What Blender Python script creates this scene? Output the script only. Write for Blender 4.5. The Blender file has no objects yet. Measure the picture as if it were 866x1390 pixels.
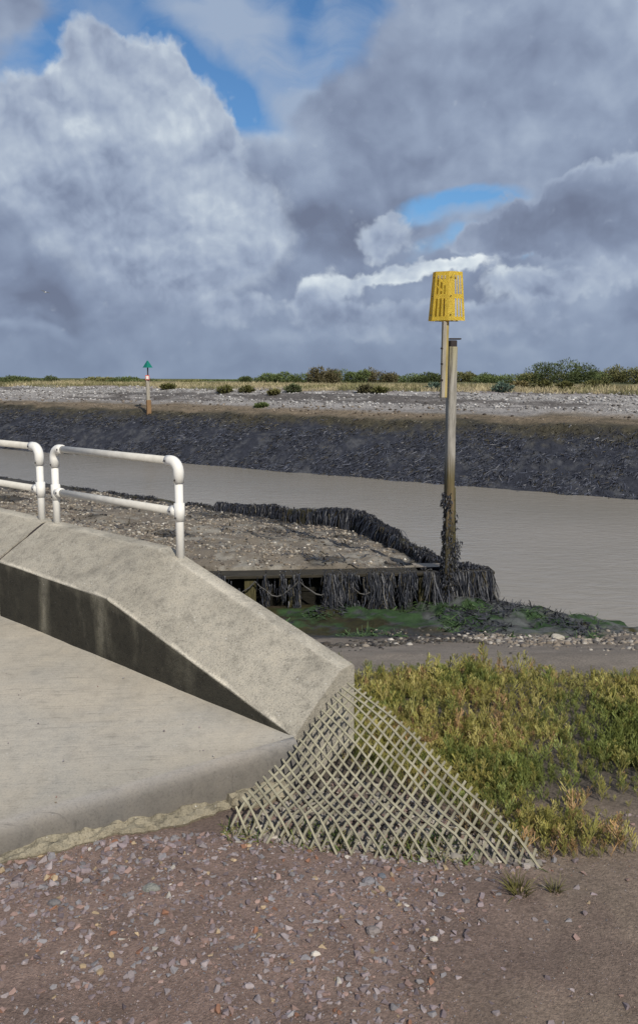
import bpy, bmesh, math, random
import numpy as np
from mathutils import Vector, Matrix
random.seed(7); RNG = np.random.default_rng(7)
scene = bpy.context.scene
C = scene.collection

# ------------------------------------------------------------------ site grid helpers
F = 1100.0; PIT = math.atan(145/F); CP, SP = math.cos(PIT), math.sin(PIT); EYE = 1.6
def ray(x, y):
    a = (x-433)/F; b = (650-y)/F
    return np.array([a, CP+b*SP, -SP+b*CP])
def pz(x, y, z):
    r = ray(x, y); t = (z-EYE)/r[2]; return np.array([r[0]*t, r[1]*t, z])
def pY(x, y, Y):
    r = ray(x, y); t = Y/r[1]; return np.array([r[0]*t, Y, EYE+r[2]*t])

def hash2(ix, iy, seed):
    h = (ix.astype(np.int64)*374761393 + iy.astype(np.int64)*668265263 + seed*982451653) & 0x7fffffff
    h = ((h ^ (h >> 13))*1274126177) & 0x7fffffff
    h = ((h ^ (h >> 16))*668265263) & 0x7fffffff
    return ((h ^ (h >> 15)) & 0xffff)/65535.0
def vnoise(x, y, seed=0):
    x = np.asarray(x, float); y = np.asarray(y, float)
    ix = np.floor(x); iy = np.floor(y); fx = x-ix; fy = y-iy
    fx = fx*fx*(3-2*fx); fy = fy*fy*(3-2*fy)
    a = hash2(ix, iy, seed); b = hash2(ix+1, iy, seed); c = hash2(ix, iy+1, seed); d = hash2(ix+1, iy+1, seed)
    return (a*(1-fx)+b*fx)*(1-fy)+(c*(1-fx)+d*fx)*fy
def fbm(x, y, s=1.0, o=4, seed=0):
    r = 0; a = .5; t = 0
    for k in range(o):
        r = r+a*vnoise(np.asarray(x)*s+17.3*k, np.asarray(y)*s-9.1*k, seed+k); t += a; a *= .5; s *= 2.07
    return r/t                      # 0..1
def sst(a, b, x):
    t = np.clip((np.asarray(x, float)-a)/(b-a), 0, 1); return t*t*(3-2*t)
def lerp(a, b, t):
    return a+(b-a)*t
def mixc(c, col, m):
    return c*(1-m[..., None])+np.array(col)*m[..., None]

# ------------------------------------------------------------------ mesh helpers
def link(name, me, mat, parent=None):
    o = bpy.data.objects.new(name, me); C.objects.link(o)
    if mat is not None: me.materials.append(mat)
    if parent is not None: o.parent = parent
    return o
def np_mesh(name, V, Fc, mat, parent=None, col=None, smooth=False):
    """V (n,3); Fc (m,k) faces all of k corners; col per vertex"""
    V = np.asarray(V, np.float32); Fc = np.asarray(Fc, np.int32)
    me = bpy.data.meshes.new(name)
    me.vertices.add(len(V)); me.vertices.foreach_set('co', V.ravel())
    k = Fc.shape[1]
    me.loops.add(Fc.size); me.loops.foreach_set('vertex_index', Fc.ravel())
    me.polygons.add(len(Fc)); me.polygons.foreach_set('loop_start', np.arange(0, Fc.size, k, dtype=np.int32))
    me.polygons.foreach_set('loop_total', np.full(len(Fc), k, np.int32))
    me.polygons.foreach_set('use_smooth', np.full(len(Fc), smooth))
    if col is not None:
        at = me.attributes.new('Col', 'FLOAT_COLOR', 'POINT')
        cc = np.ones((len(V), 4), np.float32); cc[:, :3] = col
        at.data.foreach_set('color', cc.ravel())
    me.update(); me.validate()
    return link(name, me, mat, parent)
def bm_obj(name, bm, mat, parent=None, smooth=False):
    bmesh.ops.recalc_face_normals(bm, faces=bm.faces[:])
    me = bpy.data.meshes.new(name); bm.to_mesh(me); bm.free()
    if smooth:
        me.polygons.foreach_set('use_smooth', np.full(len(me.polygons), True))
    return link(name, me, mat, parent)
def tag(o, label, cat, group=None, kind=None):
    o['label'] = label; o['category'] = cat
    if group: o['group'] = group
    if kind: o['kind'] = kind
    return o
def structure(o):
    o['kind'] = 'structure'; return o
def empty(name, loc, label, cat, group=None, rz=0):
    o = bpy.data.objects.new(name, None); C.objects.link(o); o.location = loc; o.rotation_euler = (0, 0, rz)
    o.empty_display_size = .1
    return tag(o, label, cat, group)
def grid_faces(nr, nc):
    i = np.arange(nr*nc).reshape(nr, nc)
    return np.stack([i[:-1, :-1].ravel(), i[:-1, 1:].ravel(), i[1:, 1:].ravel(), i[1:, :-1].ravel()], 1)
def rotmats(n, tilt=math.pi, rng=RNG):
    """random yaw then a limited tilt"""
    yaw = rng.uniform(0, 2*math.pi, n); ti = rng.uniform(-tilt, tilt, n); ax = rng.uniform(0, 2*math.pi, n)
    cy, sy = np.cos(yaw), np.sin(yaw); z = np.zeros(n); o = np.ones(n)
    Rz = np.stack([np.stack([cy, -sy, z], 1), np.stack([sy, cy, z], 1), np.stack([z, z, o], 1)], 1)
    ux, uy = np.cos(ax), np.sin(ax); ct, st = np.cos(ti), np.sin(ti)
    Rt = np.stack([np.stack([ct+ux*ux*(1-ct), ux*uy*(1-ct), uy*st], 1),
                   np.stack([ux*uy*(1-ct), ct+uy*uy*(1-ct), -ux*st], 1),
                   np.stack([-uy*st, ux*st, ct], 1)], 1)
    return Rt @ Rz
def scatter(name, protos, P, S, R, col, mat, smooth=False, colvar=None):
    """merge copies of triangle prototypes into one mesh.  protos: list of (V,F[,shade])"""
    n = len(P); which = RNG.integers(0, len(protos), n)
    VV, FF, CC = [], [], []; off = 0
    S = np.asarray(S, float)
    if S.ndim == 1: S = np.stack([S, S, S], 1)
    for k, pr in enumerate(protos):
        idx = np.where(which == k)[0]
        if not len(idx): continue
        V, Fk = pr[0], pr[1]; sh = pr[2] if len(pr) > 2 else np.ones(len(V))
        W = V[None]*S[idx][:, None, :]
        W = np.einsum('nij,nvj->nvi', R[idx], W)+P[idx][:, None, :]
        VV.append(W.reshape(-1, 3))
        f = Fk[None]+(np.arange(len(idx))*len(V))[:, None, None]+off
        FF.append(f.reshape(-1, Fk.shape[1])); off += len(idx)*len(V)
        if sh.ndim == 1: cc = col[idx][:, None, :]*sh[None, :, None]
        else: cc = col[idx][:, None, :]*sh[None]
        CC.append(cc.reshape(-1, 3))
    return np_mesh(name, np.concatenate(VV), np.concatenate(FF), mat, None, np.concatenate(CC), smooth)
def hull_stone(npts, flat, rng):
    bm = bmesh.new()
    for _ in range(npts):
        v = rng.normal(size=3); v /= np.linalg.norm(v); v *= rng.uniform(.8, 1.0)
        bm.verts.new((v[0], v[1]*rng.uniform(.6, .8), v[2]*flat))
    bmesh.ops.convex_hull(bm, input=bm.verts[:])
    for v in [v for v in bm.verts if not v.link_faces]: bm.verts.remove(v)
    bmesh.ops.triangulate(bm, faces=bm.faces[:]); bm.verts.index_update()
    V = np.array([v.co[:] for v in bm.verts]); Fk = np.array([[v.index for v in f.verts] for f in bm.faces]); bm.free()
    return V, Fk
def ico_stone(sub, flat, rng, rough=.22):
    bm = bmesh.new(); bmesh.ops.create_icosphere(bm, subdivisions=sub, radius=1)
    V = np.array([v.co[:] for v in bm.verts]); Fk = np.array([[v.index for v in f.verts] for f in bm.faces]); bm.free()
    d = rng.normal(size=(3, 3)); d /= np.linalg.norm(d, axis=1)[:, None]
    s = 1+rough*np.tanh(V@d.T@rng.normal(size=3))+rng.uniform(-rough*.3, rough*.3, len(V))
    V = V*s[:, None]*np.array([1, rng.uniform(.65, .9), flat])
    return V, Fk
GRAV = [hull_stone(random.randint(9, 15), random.uniform(.4, .75), RNG) for _ in range(12)]
PEB = [ico_stone(2, random.uniform(.45, .75), RNG) for _ in range(8)]
PEBL = [ico_stone(1, random.uniform(.45, .75), RNG) for _ in range(8)]
def ribbons(name, P, L, Wd, D, col, mat, seg=3, wav=.25, grav=0., nor=None, taper=.35, parent=None):
    """n flat strands starting at P, running along D for length L with width Wd, waving and dropping"""
    n = len(P); D = D/np.linalg.norm(D, axis=1)[:, None]
    side = np.cross(D, nor if nor is not None else RNG.normal(size=(n, 3)))
    side /= (np.linalg.norm(side, axis=1)[:, None]+1e-9)
    rows = []; p = P.copy(); d = D.copy(); step = (L/seg)[:, None]
    for k in range(seg+1):
        w = (Wd*(1-(1-taper)*k/seg))[:, None]*.5
        rows.append(np.stack([p-side*w, p+side*w], 1))
        d = d+RNG.normal(size=(n, 3))*wav; d[:, 2] -= grav; d /= np.linalg.norm(d, axis=1)[:, None]
        p = p+d*step
    V = np.stack(rows, 1)                 # n,seg+1,2,3
    m = (seg+1)*2
    base = np.arange(n)[:, None]*m
    f = []
    for k in range(seg):
        f.append(np.stack([base[:, 0]+2*k, base[:, 0]+2*k+1, base[:, 0]+2*k+3, base[:, 0]+2*k+2], 1))
    Fc = np.concatenate(f)
    shade = np.linspace(.75, 1.15, seg+1)
    cc = col[:, None, None, :]*shade[None, :, None, None]*np.ones((n, seg+1, 2, 1))
    return np_mesh(name, V.reshape(-1, 3), Fc, mat, parent, cc.reshape(-1, 3), False)

def box_bm(bm, c, sx, sy, sz, rz=0, bev=0, tilt=None):
    M = Matrix.Translation(c) @ Matrix.Rotation(rz, 4, 'Z')
    if tilt: M = M @ tilt
    r = bmesh.ops.create_cube(bm, size=1, matrix=M @ Matrix.Diagonal((sx, sy, sz, 1)))
    if bev:
        es = list({e for v in r['verts'] for e in v.link_edges})
        bmesh.ops.bevel(bm, geom=es, offset=bev, segments=1, affect='EDGES')
def tube_bm(bm, pts, rad, n=14, cap=True):
    pts = [Vector(p) for p in pts]; rings = []
    if not isinstance(rad, (list, tuple)): rad = [rad]*len(pts)
    for i, p in enumerate(pts):
        t = (pts[min(i+1, len(pts)-1)]-pts[max(i-1, 0)]).normalized()
        a = Vector((0, 0, 1)) if abs(t.z) < .9 else Vector((0, 1, 0))
        u = t.cross(a).normalized(); v = t.cross(u)
        if rings:
            u0 = rings[-1][1]; u = (u0-t*u0.dot(t)).normalized(); v = t.cross(u)
        rings.append(([bm.verts.new(p+(u*math.cos(k*2*math.pi/n)+v*math.sin(k*2*math.pi/n))*rad[i]) for k in range(n)], u))
    for (a, _), (b, _) in zip(rings, rings[1:]):
        for k in range(n): bm.faces.new((a[k], a[(k+1) % n], b[(k+1) % n], b[k]))
    if cap:
        bm.faces.new(rings[0][0][::-1]); bm.faces.new(rings[-1][0])

# ------------------------------------------------------------------ materials
def new_mat(name):
    m = bpy.data.materials.new(name); m.use_nodes = True
    nt = m.node_tree; b = nt.nodes['Principled BSDF']
    return m, nt, b
def N(nt, typ, **kw):
    n = nt.nodes.new(typ)
    for k, v in kw.items():
        if k in n.inputs: n.inputs[k].default_value = v
        else: setattr(n, k, v)
    return n
def noise(nt, scale, det=6, rough=.6, vec=None, dist=0):
    n = N(nt, 'ShaderNodeTexNoise'); n.inputs['Scale'].default_value = scale; n.inputs['Detail'].default_value = det
    n.inputs['Roughness'].default_value = rough; n.inputs['Distortion'].default_value = dist
    if vec is not None: nt.links.new(vec, n.inputs['Vector'])
    return n
def ramp(nt, src, stops):
    r = N(nt, 'ShaderNodeValToRGB'); e = r.color_ramp.elements
    while len(e) < len(stops): e.new(.5)
    for el, (p, c) in zip(e, stops):
        el.position = p; el.color = (*c, 1) if len(c) == 3 else c
    nt.links.new(src, r.inputs[0]); return r
def mulc(nt, a, b, fac=1.0, mode='MULTIPLY'):
    m = N(nt, 'ShaderNodeMix', data_type='RGBA', blend_type=mode)
    for s, i in ((fac, 0), (a, 6), (b, 7)):
        if hasattr(s, 'is_linked'): nt.links.new(s, m.inputs[i])
        else: m.inputs[i].default_value = s if not isinstance(s, tuple) else (*s, 1)[:4]
    return m.outputs[2]
def bump(nt, b, h, strength, dist=.02):
    n = N(nt, 'ShaderNodeBump'); n.inputs['Strength'].default_value = strength; n.inputs['Distance'].default_value = dist
    nt.links.new(h, n.inputs['Height']); nt.links.new(n.outputs[0], b.inputs['Normal'])
def coord(nt, kind='Object', sc=None):
    t = N(nt, 'ShaderNodeTexCoord').outputs[kind]
    if sc:
        mp = N(nt, 'ShaderNodeMapping'); mp.inputs['Scale'].default_value = sc; nt.links.new(t, mp.inputs[0]); t = mp.outputs[0]
    return t
def attr_mat(name, rough=.85, nscale=40, lo=.7, hi=1.25, bumps=.4, bscale=60, bdist=.01, spec=.3, det=6):
    m, nt, b = new_mat(name)
    a = N(nt, 'ShaderNodeAttribute'); a.attribute_name = 'Col'
    co = coord(nt)
    n1 = noise(nt, nscale, det, .65, co)
    r = ramp(nt, n1.outputs[0], [(.25, (lo,)*3), (.75, (hi,)*3)])
    nt.links.new(mulc(nt, a.outputs['Color'], r.outputs[0]), b.inputs['Base Color'])
    b.inputs['Roughness'].default_value = rough; b.inputs['Specular IOR Level'].default_value = spec
    if bumps:
        n2 = noise(nt, bscale, 6, .7, co); bump(nt, b, n2.outputs[0], bumps, bdist)
    return m
def plain_mat(name, col, rough=.6, var=.25, nscale=12, bumps=.15, bscale=50, spec=.4, metal=0, sc=None, bdist=.005):
    m, nt, b = new_mat(name); co = coord(nt, 'Object', sc)
    n1 = noise(nt, nscale, 7, .65, co)
    r = ramp(nt, n1.outputs[0], [(.3, tuple(c*(1-var) for c in col)), (.7, tuple(min(1, c*(1+var)) for c in col))])
    nt.links.new(r.outputs[0], b.inputs['Base Color'])
    b.inputs['Roughness'].default_value = rough; b.inputs['Specular IOR Level'].default_value = spec; b.inputs['Metallic'].default_value = metal
    n2 = noise(nt, bscale, 6, .7, co); bump(nt, b, n2.outputs[0], bumps, bdist)
    return m
M = {}
M['ground'] = attr_mat('ground_soil', .9, 75, .5, 1.42, .95, 150, .012, .22, 10)
M['bank'] = attr_mat('bank_shingle', .88, 7, .55, 1.4, .8, 6, .12, .25, 9)
M['stone'] = attr_mat('stone', .8, 90, .75, 1.2, .3, 120, .003, .35)
M['plant'] = attr_mat('plant', .6, 30, .8, 1.2, 0, spec=.3)
M['leaf'] = attr_mat('leaf', .65, 3, .75, 1.25, 0, spec=.3)
M['weed'] = attr_mat('wet_weed', .5, 25, .6, 1.4, .3, 60, .01, .5)

def concrete_mat(name, base, dark, pit=.5, stain=True):
    m, nt, b = new_mat(name); co = coord(nt)
    big = noise(nt, 2.3, 8, .65, co, .4); fine = noise(nt, 130, 5, .7, co); mid = noise(nt, 16, 8, .7, co)
    r1 = ramp(nt, big.outputs[0], [(.32, tuple(c*.74 for c in base)), (.52, base), (.72, tuple(c*1.12 for c in base))])
    r2 = ramp(nt, mid.outputs[0], [(.3, (.62, .62, .62)), (.5, (1, 1, 1)), (.72, (1.1, 1.08, 1.05))])
    r3 = ramp(nt, fine.outputs[0], [(.30, (.45, .45, .44)), (.46, (1, 1, 1)), (.72, (1.22, 1.22, 1.2))])
    c = mulc(nt, mulc(nt, r1.outputs[0], r2.outputs[0]), r3.outputs[0])
    # pale aggregate flecks and dark pits
    v = N(nt, 'ShaderNodeTexVoronoi'); v.inputs['Scale'].default_value = 42; nt.links.new(co, v.inputs['Vector'])
    fl = ramp(nt, v.outputs['Distance'], [(.07, (1, 1, 1)), (.16, (0, 0, 0))])
    msk = ramp(nt, noise(nt, 9, 3, .5, co).outputs[0], [(.5, (0, 0, 0)), (.62, (1, 1, 1))])
    fm = mulc(nt, fl.outputs[0], msk.outputs[0])
    c = mulc(nt, c, (.62, .6, .56), fm, 'MIX')
    nt.links.new(c, b.inputs['Base Color']); b.inputs['Roughness'].default_value = .88; b.inputs['Specular IOR Level'].default_value = .25
    ad = N(nt, 'ShaderNodeMath', operation='ADD'); nt.links.new(mid.outputs[0], ad.inputs[0]); nt.links.new(fine.outputs[0], ad.inputs[1])
    bump(nt, b, ad.outputs[0], pit, .008)
    return m, nt, b, c, co
m, nt, b, c, co = concrete_mat('weathered_concrete', (.385, .354, .298), (.1, .1, .09), .9)
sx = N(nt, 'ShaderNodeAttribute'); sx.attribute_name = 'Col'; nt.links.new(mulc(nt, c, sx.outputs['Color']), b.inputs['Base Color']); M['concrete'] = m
M['mortar'] = concrete_mat('spilt_mortar', (.30, .265, .195), (.1, .1, .09), .8)[0]
# stained, algae-blackened vertical face
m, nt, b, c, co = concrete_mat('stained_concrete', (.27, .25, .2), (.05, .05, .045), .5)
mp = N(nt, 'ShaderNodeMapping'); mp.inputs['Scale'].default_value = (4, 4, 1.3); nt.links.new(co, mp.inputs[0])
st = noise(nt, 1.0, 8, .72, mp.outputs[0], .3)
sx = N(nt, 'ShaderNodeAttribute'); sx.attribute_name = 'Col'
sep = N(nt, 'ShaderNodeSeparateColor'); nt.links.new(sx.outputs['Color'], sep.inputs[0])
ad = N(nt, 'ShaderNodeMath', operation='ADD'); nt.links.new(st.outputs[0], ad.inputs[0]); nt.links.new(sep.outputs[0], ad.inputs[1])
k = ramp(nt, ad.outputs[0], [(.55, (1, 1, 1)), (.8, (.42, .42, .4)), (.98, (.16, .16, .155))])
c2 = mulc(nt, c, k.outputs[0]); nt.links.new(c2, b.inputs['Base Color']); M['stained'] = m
# ramp slab with drag marks
m, nt, b, c, co = concrete_mat('ramp_concrete', (.41, .37, .305), (.1, .1, .09), .3)
mp = N(nt, 'ShaderNodeMapping'); mp.inputs['Rotation'].default_value = (0, 0, math.radians(-28)); mp.inputs['Scale'].default_value = (5, 60, 5); nt.links.new(co, mp.inputs[0])
st = noise(nt, 1.0, 7, .7, mp.outputs[0], .4)
dust = noise(nt, 1.7, 6, .6, co, .6)
k1 = ramp(nt, st.outputs[0], [(.30, (.70, .70, .70)), (.42, (1, 1, 1)), (.75, (1.05, 1.05, 1.03))])
k2 = ramp(nt, dust.outputs[0], [(.35, (.33, .32, .30)), (.62, (.44, .39, .32))])
c3 = mulc(nt, mulc(nt, c, k2.outputs[0], .5, 'MIX'), k1.outputs[0])
sx = N(nt, 'ShaderNodeAttribute'); sx.attribute_name = 'Col'
c3 = mulc(nt, c3, sx.outputs['Color']); nt.links.new(c3, b.inputs['Base Color'])
bump(nt, b, st.outputs[0], .35, .008); M['slab'] = m

M['white_paint'] = plain_mat('white_paint', (.78, .765, .72), .45, .07, 14, .08, 40)
M['galv'] = plain_mat('chalky_pipe', (.56, .54, .49), .55, .15, 18, .1, 60)
M['screw'] = plain_mat('dark_screw', (.05, .045, .04), .6)
M['yellow'] = plain_mat('yellow_paint', (.84, .63, .09), .5, .12, 9, .06, 30)
M['timber_grey'] = plain_mat('weathered_timber', (.33, .30, .25), .85, .4, 6, .5, 14, .2, 0, (6, 6, .5), .01)
M['timber_yellow'] = plain_mat('yellow_timber', (.38, .30, .12), .85, .4, 6, .5, 14, .2, 0, (6, 6, .5), .01)
M['timber_brown'] = plain_mat('brown_timber', (.24, .15, .08), .85, .4, 6, .5, 14, .2, 0, (6, 6, .5), .01)
M['timber_dark'] = plain_mat('soaked_timber', (.055, .05, .03), .8, .5, 5, .5, 14, .25, 0, (1, 6, 6), .01)
M['timber_recess_shade'] = plain_mat('recess_shade_timber', (.014, .013, .010), .8, .5, 5, .5, 14, .15, 0, (1, 6, 6), .01)  # near-black base colour paints in the shade of the recess behind the piles
M['timber_olive'] = plain_mat('algae_timber', (.075, .066, .03), .8, .5, 5, .5, 14, .25, 0, (6, 6, 1), .01)
M['rust'] = plain_mat('rust_black', (.03, .022, .02), .7)
M['green_paint'] = plain_mat('green_paint', (.0, .16, .12), .5, .1)
M['red_paint'] = plain_mat('red_paint', (.55, .12, .10), .5, .1)
M['lattice'] = plain_mat('faded_lattice', (.285, .262, .185), .75, .4, 10, .4, 60, .25, 0, None, .003)
M['feather'] = plain_mat('white_feather', (.8, .8, .8), .7, .05)

# main pole: timber that darkens to mossy brown near the tide mark
m, nt, b = new_mat('tidal_timber'); co = coord(nt); z = N(nt, 'ShaderNodeSeparateXYZ'); nt.links.new(co, z.inputs[0])
mp = N(nt, 'ShaderNodeMapping'); mp.inputs['Scale'].default_value = (16, 16, 1.2); nt.links.new(co, mp.inputs[0])
g = noise(nt, 1, 8, .7, mp.outputs[0], .4)
zz = N(nt, 'ShaderNodeMath', operation='MULTIPLY_ADD'); nt.links.new(g.outputs[0], zz.inputs[0]); zz.inputs[1].default_value = .9; nt.links.new(z.outputs[2], zz.inputs[2])
mr = N(nt, 'ShaderNodeMapRange'); mr.inputs[1].default_value = 0; mr.inputs[2].default_value = 5; nt.links.new(zz.outputs[0], mr.inputs[0])
r1 = ramp(nt, mr.outputs[0], [(.42, (.06, .05, .025)), (.50, (.15, .11, .06)), (.57, (.125, .10, .045)), (.66, (.28, .26, .23)), (.85, (.36, .34, .30)), (1, (.30, .27, .15))])
r2 = ramp(nt, g.outputs[0], [(.36, (.30, .28, .25)), (.5, (.9, .9, .9)), (.66, (1.3, 1.3, 1.3))])
nt.links.new(mulc(nt, r1.outputs[0], r2.outputs[0]), b.inputs['Base Color']); b.inputs['Roughness'].default_value = .85
bump(nt, b, g.outputs[0], .5, .01); M['tidal_timber'] = m

# muddy river water
m, nt, b = new_mat('muddy_water'); co = coord(nt)
mp = N(nt, 'ShaderNodeMapping'); mp.inputs['Rotation'].default_value = (0, 0, math.radians(20)); mp.inputs['Scale'].default_value = (1, 2.6, 1); nt.links.new(co, mp.inputs[0])
a = noise(nt, 1.9, 7, .62, mp.outputs[0], .9); bb = noise(nt, .16, 3, .5, co)
r = ramp(nt, bb.outputs[0], [(.3, (.245, .225, .19)), (.7, (.29, .262, .222))])
nt.links.new(r.outputs[0], b.inputs['Base Color']); b.inputs['Roughness'].default_value = .16; b.inputs['IOR'].default_value = 1.33
b.inputs['Specular IOR Level'].default_value = .4
bump(nt, b, a.outputs[0], .35, .06); M['water'] = m

# ------------------------------------------------------------------ near ground
WD = np.array([-.774, .633]); ND = np.array([.633, .774])      # along and across the river wall
PD = pz(663, 774, -1.42)[:2]; PL = np.array([-5.5, 11.55])        # timber front face line
PB = pz(490, 696, -1.5)[:2]; PC = pz(600, 768, -1.45)[:2]
PA = PB+WD*16; PM = PB+WD*4.6
PC = PD+np.array([-.55, .55]) if np.linalg.norm(PC-PD) > 3 else PC
FD = (PL-PD)/np.linalg.norm(PL-PD); FN = np.array([FD[1], -FD[0]])  # FN points to viewer
if FN[1] > 0: FN = -FN
def side_of(x, y, a, b):
    """signed distance left of line a->b"""
    d = (b-a)/np.linalg.norm(b-a); return (x-a[0])*(-d[1])+(y-a[1])*d[0]
def inside_fill(x, y):
    """distance inside the filled area: >0 behind the front face and landward of the channel walls"""
    f = -((x-PD[0])*FN[0]+(y-PD[1])*FN[1])
    g = side_of(x, y, PC, PB); h = side_of(x, y, PB, PA); e = side_of(x, y, PD, PC)
    ins = np.minimum(np.minimum(f, np.maximum(e, 0)+np.where(f > .55, 5, 0)), 99)
    # polygon PD-PC-PB-PA is not convex: landward side of every wall
    w1 = g; w2 = h
    land = np.where((w2 > 0) & (w1 > 0), np.minimum(w1, w2), np.minimum(w1, w2))
    return np.minimum(f, land)
def zfront(x, y):
    d = np.hypot(y, .35*x)
    z = np.interp(y, [-60, 2, 3, 4.5, 5.5, 6.5, 7.5, 8.5, 9.5, 11, 12.2, 13.5, 16, 20], [.02, 0, -.06, -.2, -.37, -.68, -.98, -1.28, -1.58, -1.84, -1.97, -2.3, -2.9, -3.2])
    p = x*ND[0]+y*ND[1]
    zc = np.interp(p, [-60, 7, 9, 10.3, 11.2, 12.3, 13.5, 16, 40], [1, 0, -1.1, -1.72, -2.03, -2.36, -2.62, -3.1, -3.4])
    return np.minimum(z, zc)
def zbeach(x, y):
    p = x*ND[0]+y*ND[1]
    return np.interp(p, [-60, 2.9, 4.5, 6, 8.4, 11, 14.2, 15.2, 20, 40], [.2, .12, -.1, -.5, -1.2, -1.5, -1.93, -2.15, -3.2, -3.4])
def beach_mask(x, y):
    """1 on the raised shingle fill left of / behind the timber front, 0 in front of it"""
    f = -((x-PD[0])*FN[0]+(y-PD[1])*FN[1])
    s = x*WD[0]+y*WD[1]; p = x*ND[0]+y*ND[1]
    return sst(-.02, .12, f)
def ground_z(x, y, fine=True):
    x = np.asarray(x, float); y = np.asarray(y, float)
    f = -((x-PD[0])*FN[0]+(y-PD[1])*FN[1])
    bm_ = sst(.17, .25, f)
    zf = zfront(x, y)
    near = sst(8.2, 5.2, x*ND[0]+y*ND[1])           # close to the wall both levels merge
    zb = zbeach(x, y)
    # dry side: beach only where it lies landward of channel walls
    land = np.minimum(side_of(x, y, PC, PB), side_of(x, y, PB, PA))
    zb = np.minimum(zb, -1.40+.13*np.maximum(f, 0))
    zb = np.where(land > 0, zb, np.minimum(zb, -2.7))
    left = sst(-1.0, -2.2, x+.25*(y-4))
    z = zf*(1-bm_)+zb*bm_
    z = lerp(z, zbeach(x, y), left*(1-bm_)*sst(2.9, 4.5, x*ND[0]+y*ND[1]))
    z = np.where((land < 0) & (f > .25), np.minimum(z, -2.8), z)
    # lumps of weed-covered clay at the water's edge
    clay = sst(10.3, 11.2, y)*sst(.8, 2., x)*(1-bm_)
    z = z+clay*(sst(.48, .56, fbm(x, y, .9, 3, 50))*.13-.03)+clay*(fbm(x, y, 3.5, 3, 55)-.5)*.07
    if fine:
        z = z+(fbm(x, y, 1.1, 4, 3)-.5)*.07*sst(1, 5, np.abs(y))+(fbm(x, y, 6, 4, 11)-.5)*.02+(fbm(x, y, 28, 3, 21)-.5)*.008
        z = z+(fbm(x, y, 2.2, 4, 33)-.5)*.18*sst(8.8, 10.5, y)+(fbm(x, y, 7, 3, 34)-.5)*.05*sst(8.8, 10.5, y)*(1-bm_)
    return z
def axis(lo, hi, pts):
    """spacing interpolated from (position, step) pairs"""
    out = [lo]; ps = [p for p, _ in pts]; ss = [s for _, s in pts]
    while out[-1] < hi: out.append(out[-1]+float(np.interp(out[-1], ps, ss)))
    return np.array(out)
gx = axis(-45, 30, [(-45, 2), (-14, .35), (-5, .09), (-2, .03), (2.6, .03), (6, .09), (14, .6), (30, 2)])
gy = axis(-40, 48, [(-40, 4), (-2, .6), (1.0, .03), (5.5, .03), (8, .05), (14, .07), (22, .14), (48, 1)])
GX, GY = np.meshgrid(gx, gy)
GZ = ground_z(GX, GY)
fF = -((GX-PD[0])*FN[0]+(GY-PD[1])*FN[1])
n1 = fbm(GX, GY, 1.3, 5, 71); n2 = fbm(GX, GY, 5, 5, 72); n3 = fbm(GX, GY, .5, 4, 73); n4 = fbm(GX, GY, 14, 4, 74)
col = np.ones(GX.shape+(3,))*np.array([.29, .205, .17])
rt = sst(-.1, 1.1, GX+(n1-.5)*1.6)
col = mixc(col, (.25, .195, .15), rt*.9)
col = mixc(col, (.20, .145, .12), sst(.52, .7, n2)*.6)
pl = sst(2.7, 3.3, GY+(n1-.5)*.6)
col = mixc(col, (.105, .092, .075), pl*.85)
col = mixc(col, (.25, .215, .18), sst(4.6, 5.1, GY+(n1-.5)*.5))
col = mixc(col, (.22, .185, .15), sst(6.5, 7.2, GY+(n1-.5)))
col = mixc(col, (.05, .048, .05), sst(8.3, 9.2, GY+(n2-.5)*1.6)*sst(2.6, 1.4, GX+(n1-.5)*1.5))
alg = sst(9.4, 10.1, GY+(n2-.5)*1.2)
gcol = mixc(np.ones(GX.shape+(3,))*np.array([.036, .072, .026]), (.05, .055, .055), sst(.54, .68, n2))
gcol = mixc(gcol, (.035, .022, .008), sst(.62, .72, n1)*.8)
gcol = mixc(gcol, (.10, .105, .102), sst(1.1, 2.6, GX+(n2-.5)*2.5)*sst(.40, .54, n2)*.9)
gcol = gcol*(.55+.9*n4)[..., None]
col = col*(1-alg[..., None])+gcol*alg[..., None]
bea = sst(.16, .2, fF)
left = np.maximum(bea, sst(-1.0, -2.2, GX+.25*(GY-4))*sst(3.2, 4.2, GX*ND[0]+GY*ND[1]))
bcol = mixc(np.ones(GX.shape+(3,))*np.array([.175, .15, .12]), (.26, .24, .205), sst(.45, .7, n2))
bcol = mixc(bcol, (.05, .047, .042), sst(.55, .68, fbm(GX, GY, 1.1, 5, 75))*.85)
pp = GX*ND[0]+GY*ND[1]
bcol = mixc(bcol, (.04, .04, .042), sst(12.6, 14, pp+(n1-.5)*2)*.85)
col = col*(1-left[..., None])+bcol*left[..., None]
col = col*(.8+.4*n4)[..., None]*(.82+.36*fbm(GX, GY, 3.1, 5, 76))[..., None]
ground = structure(np_mesh('ground', np.stack([GX, GY, GZ], -1).reshape(-1, 3), grid_faces(*GX.shape), M['ground'], None, col.reshape(-1, 3), True))

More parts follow.
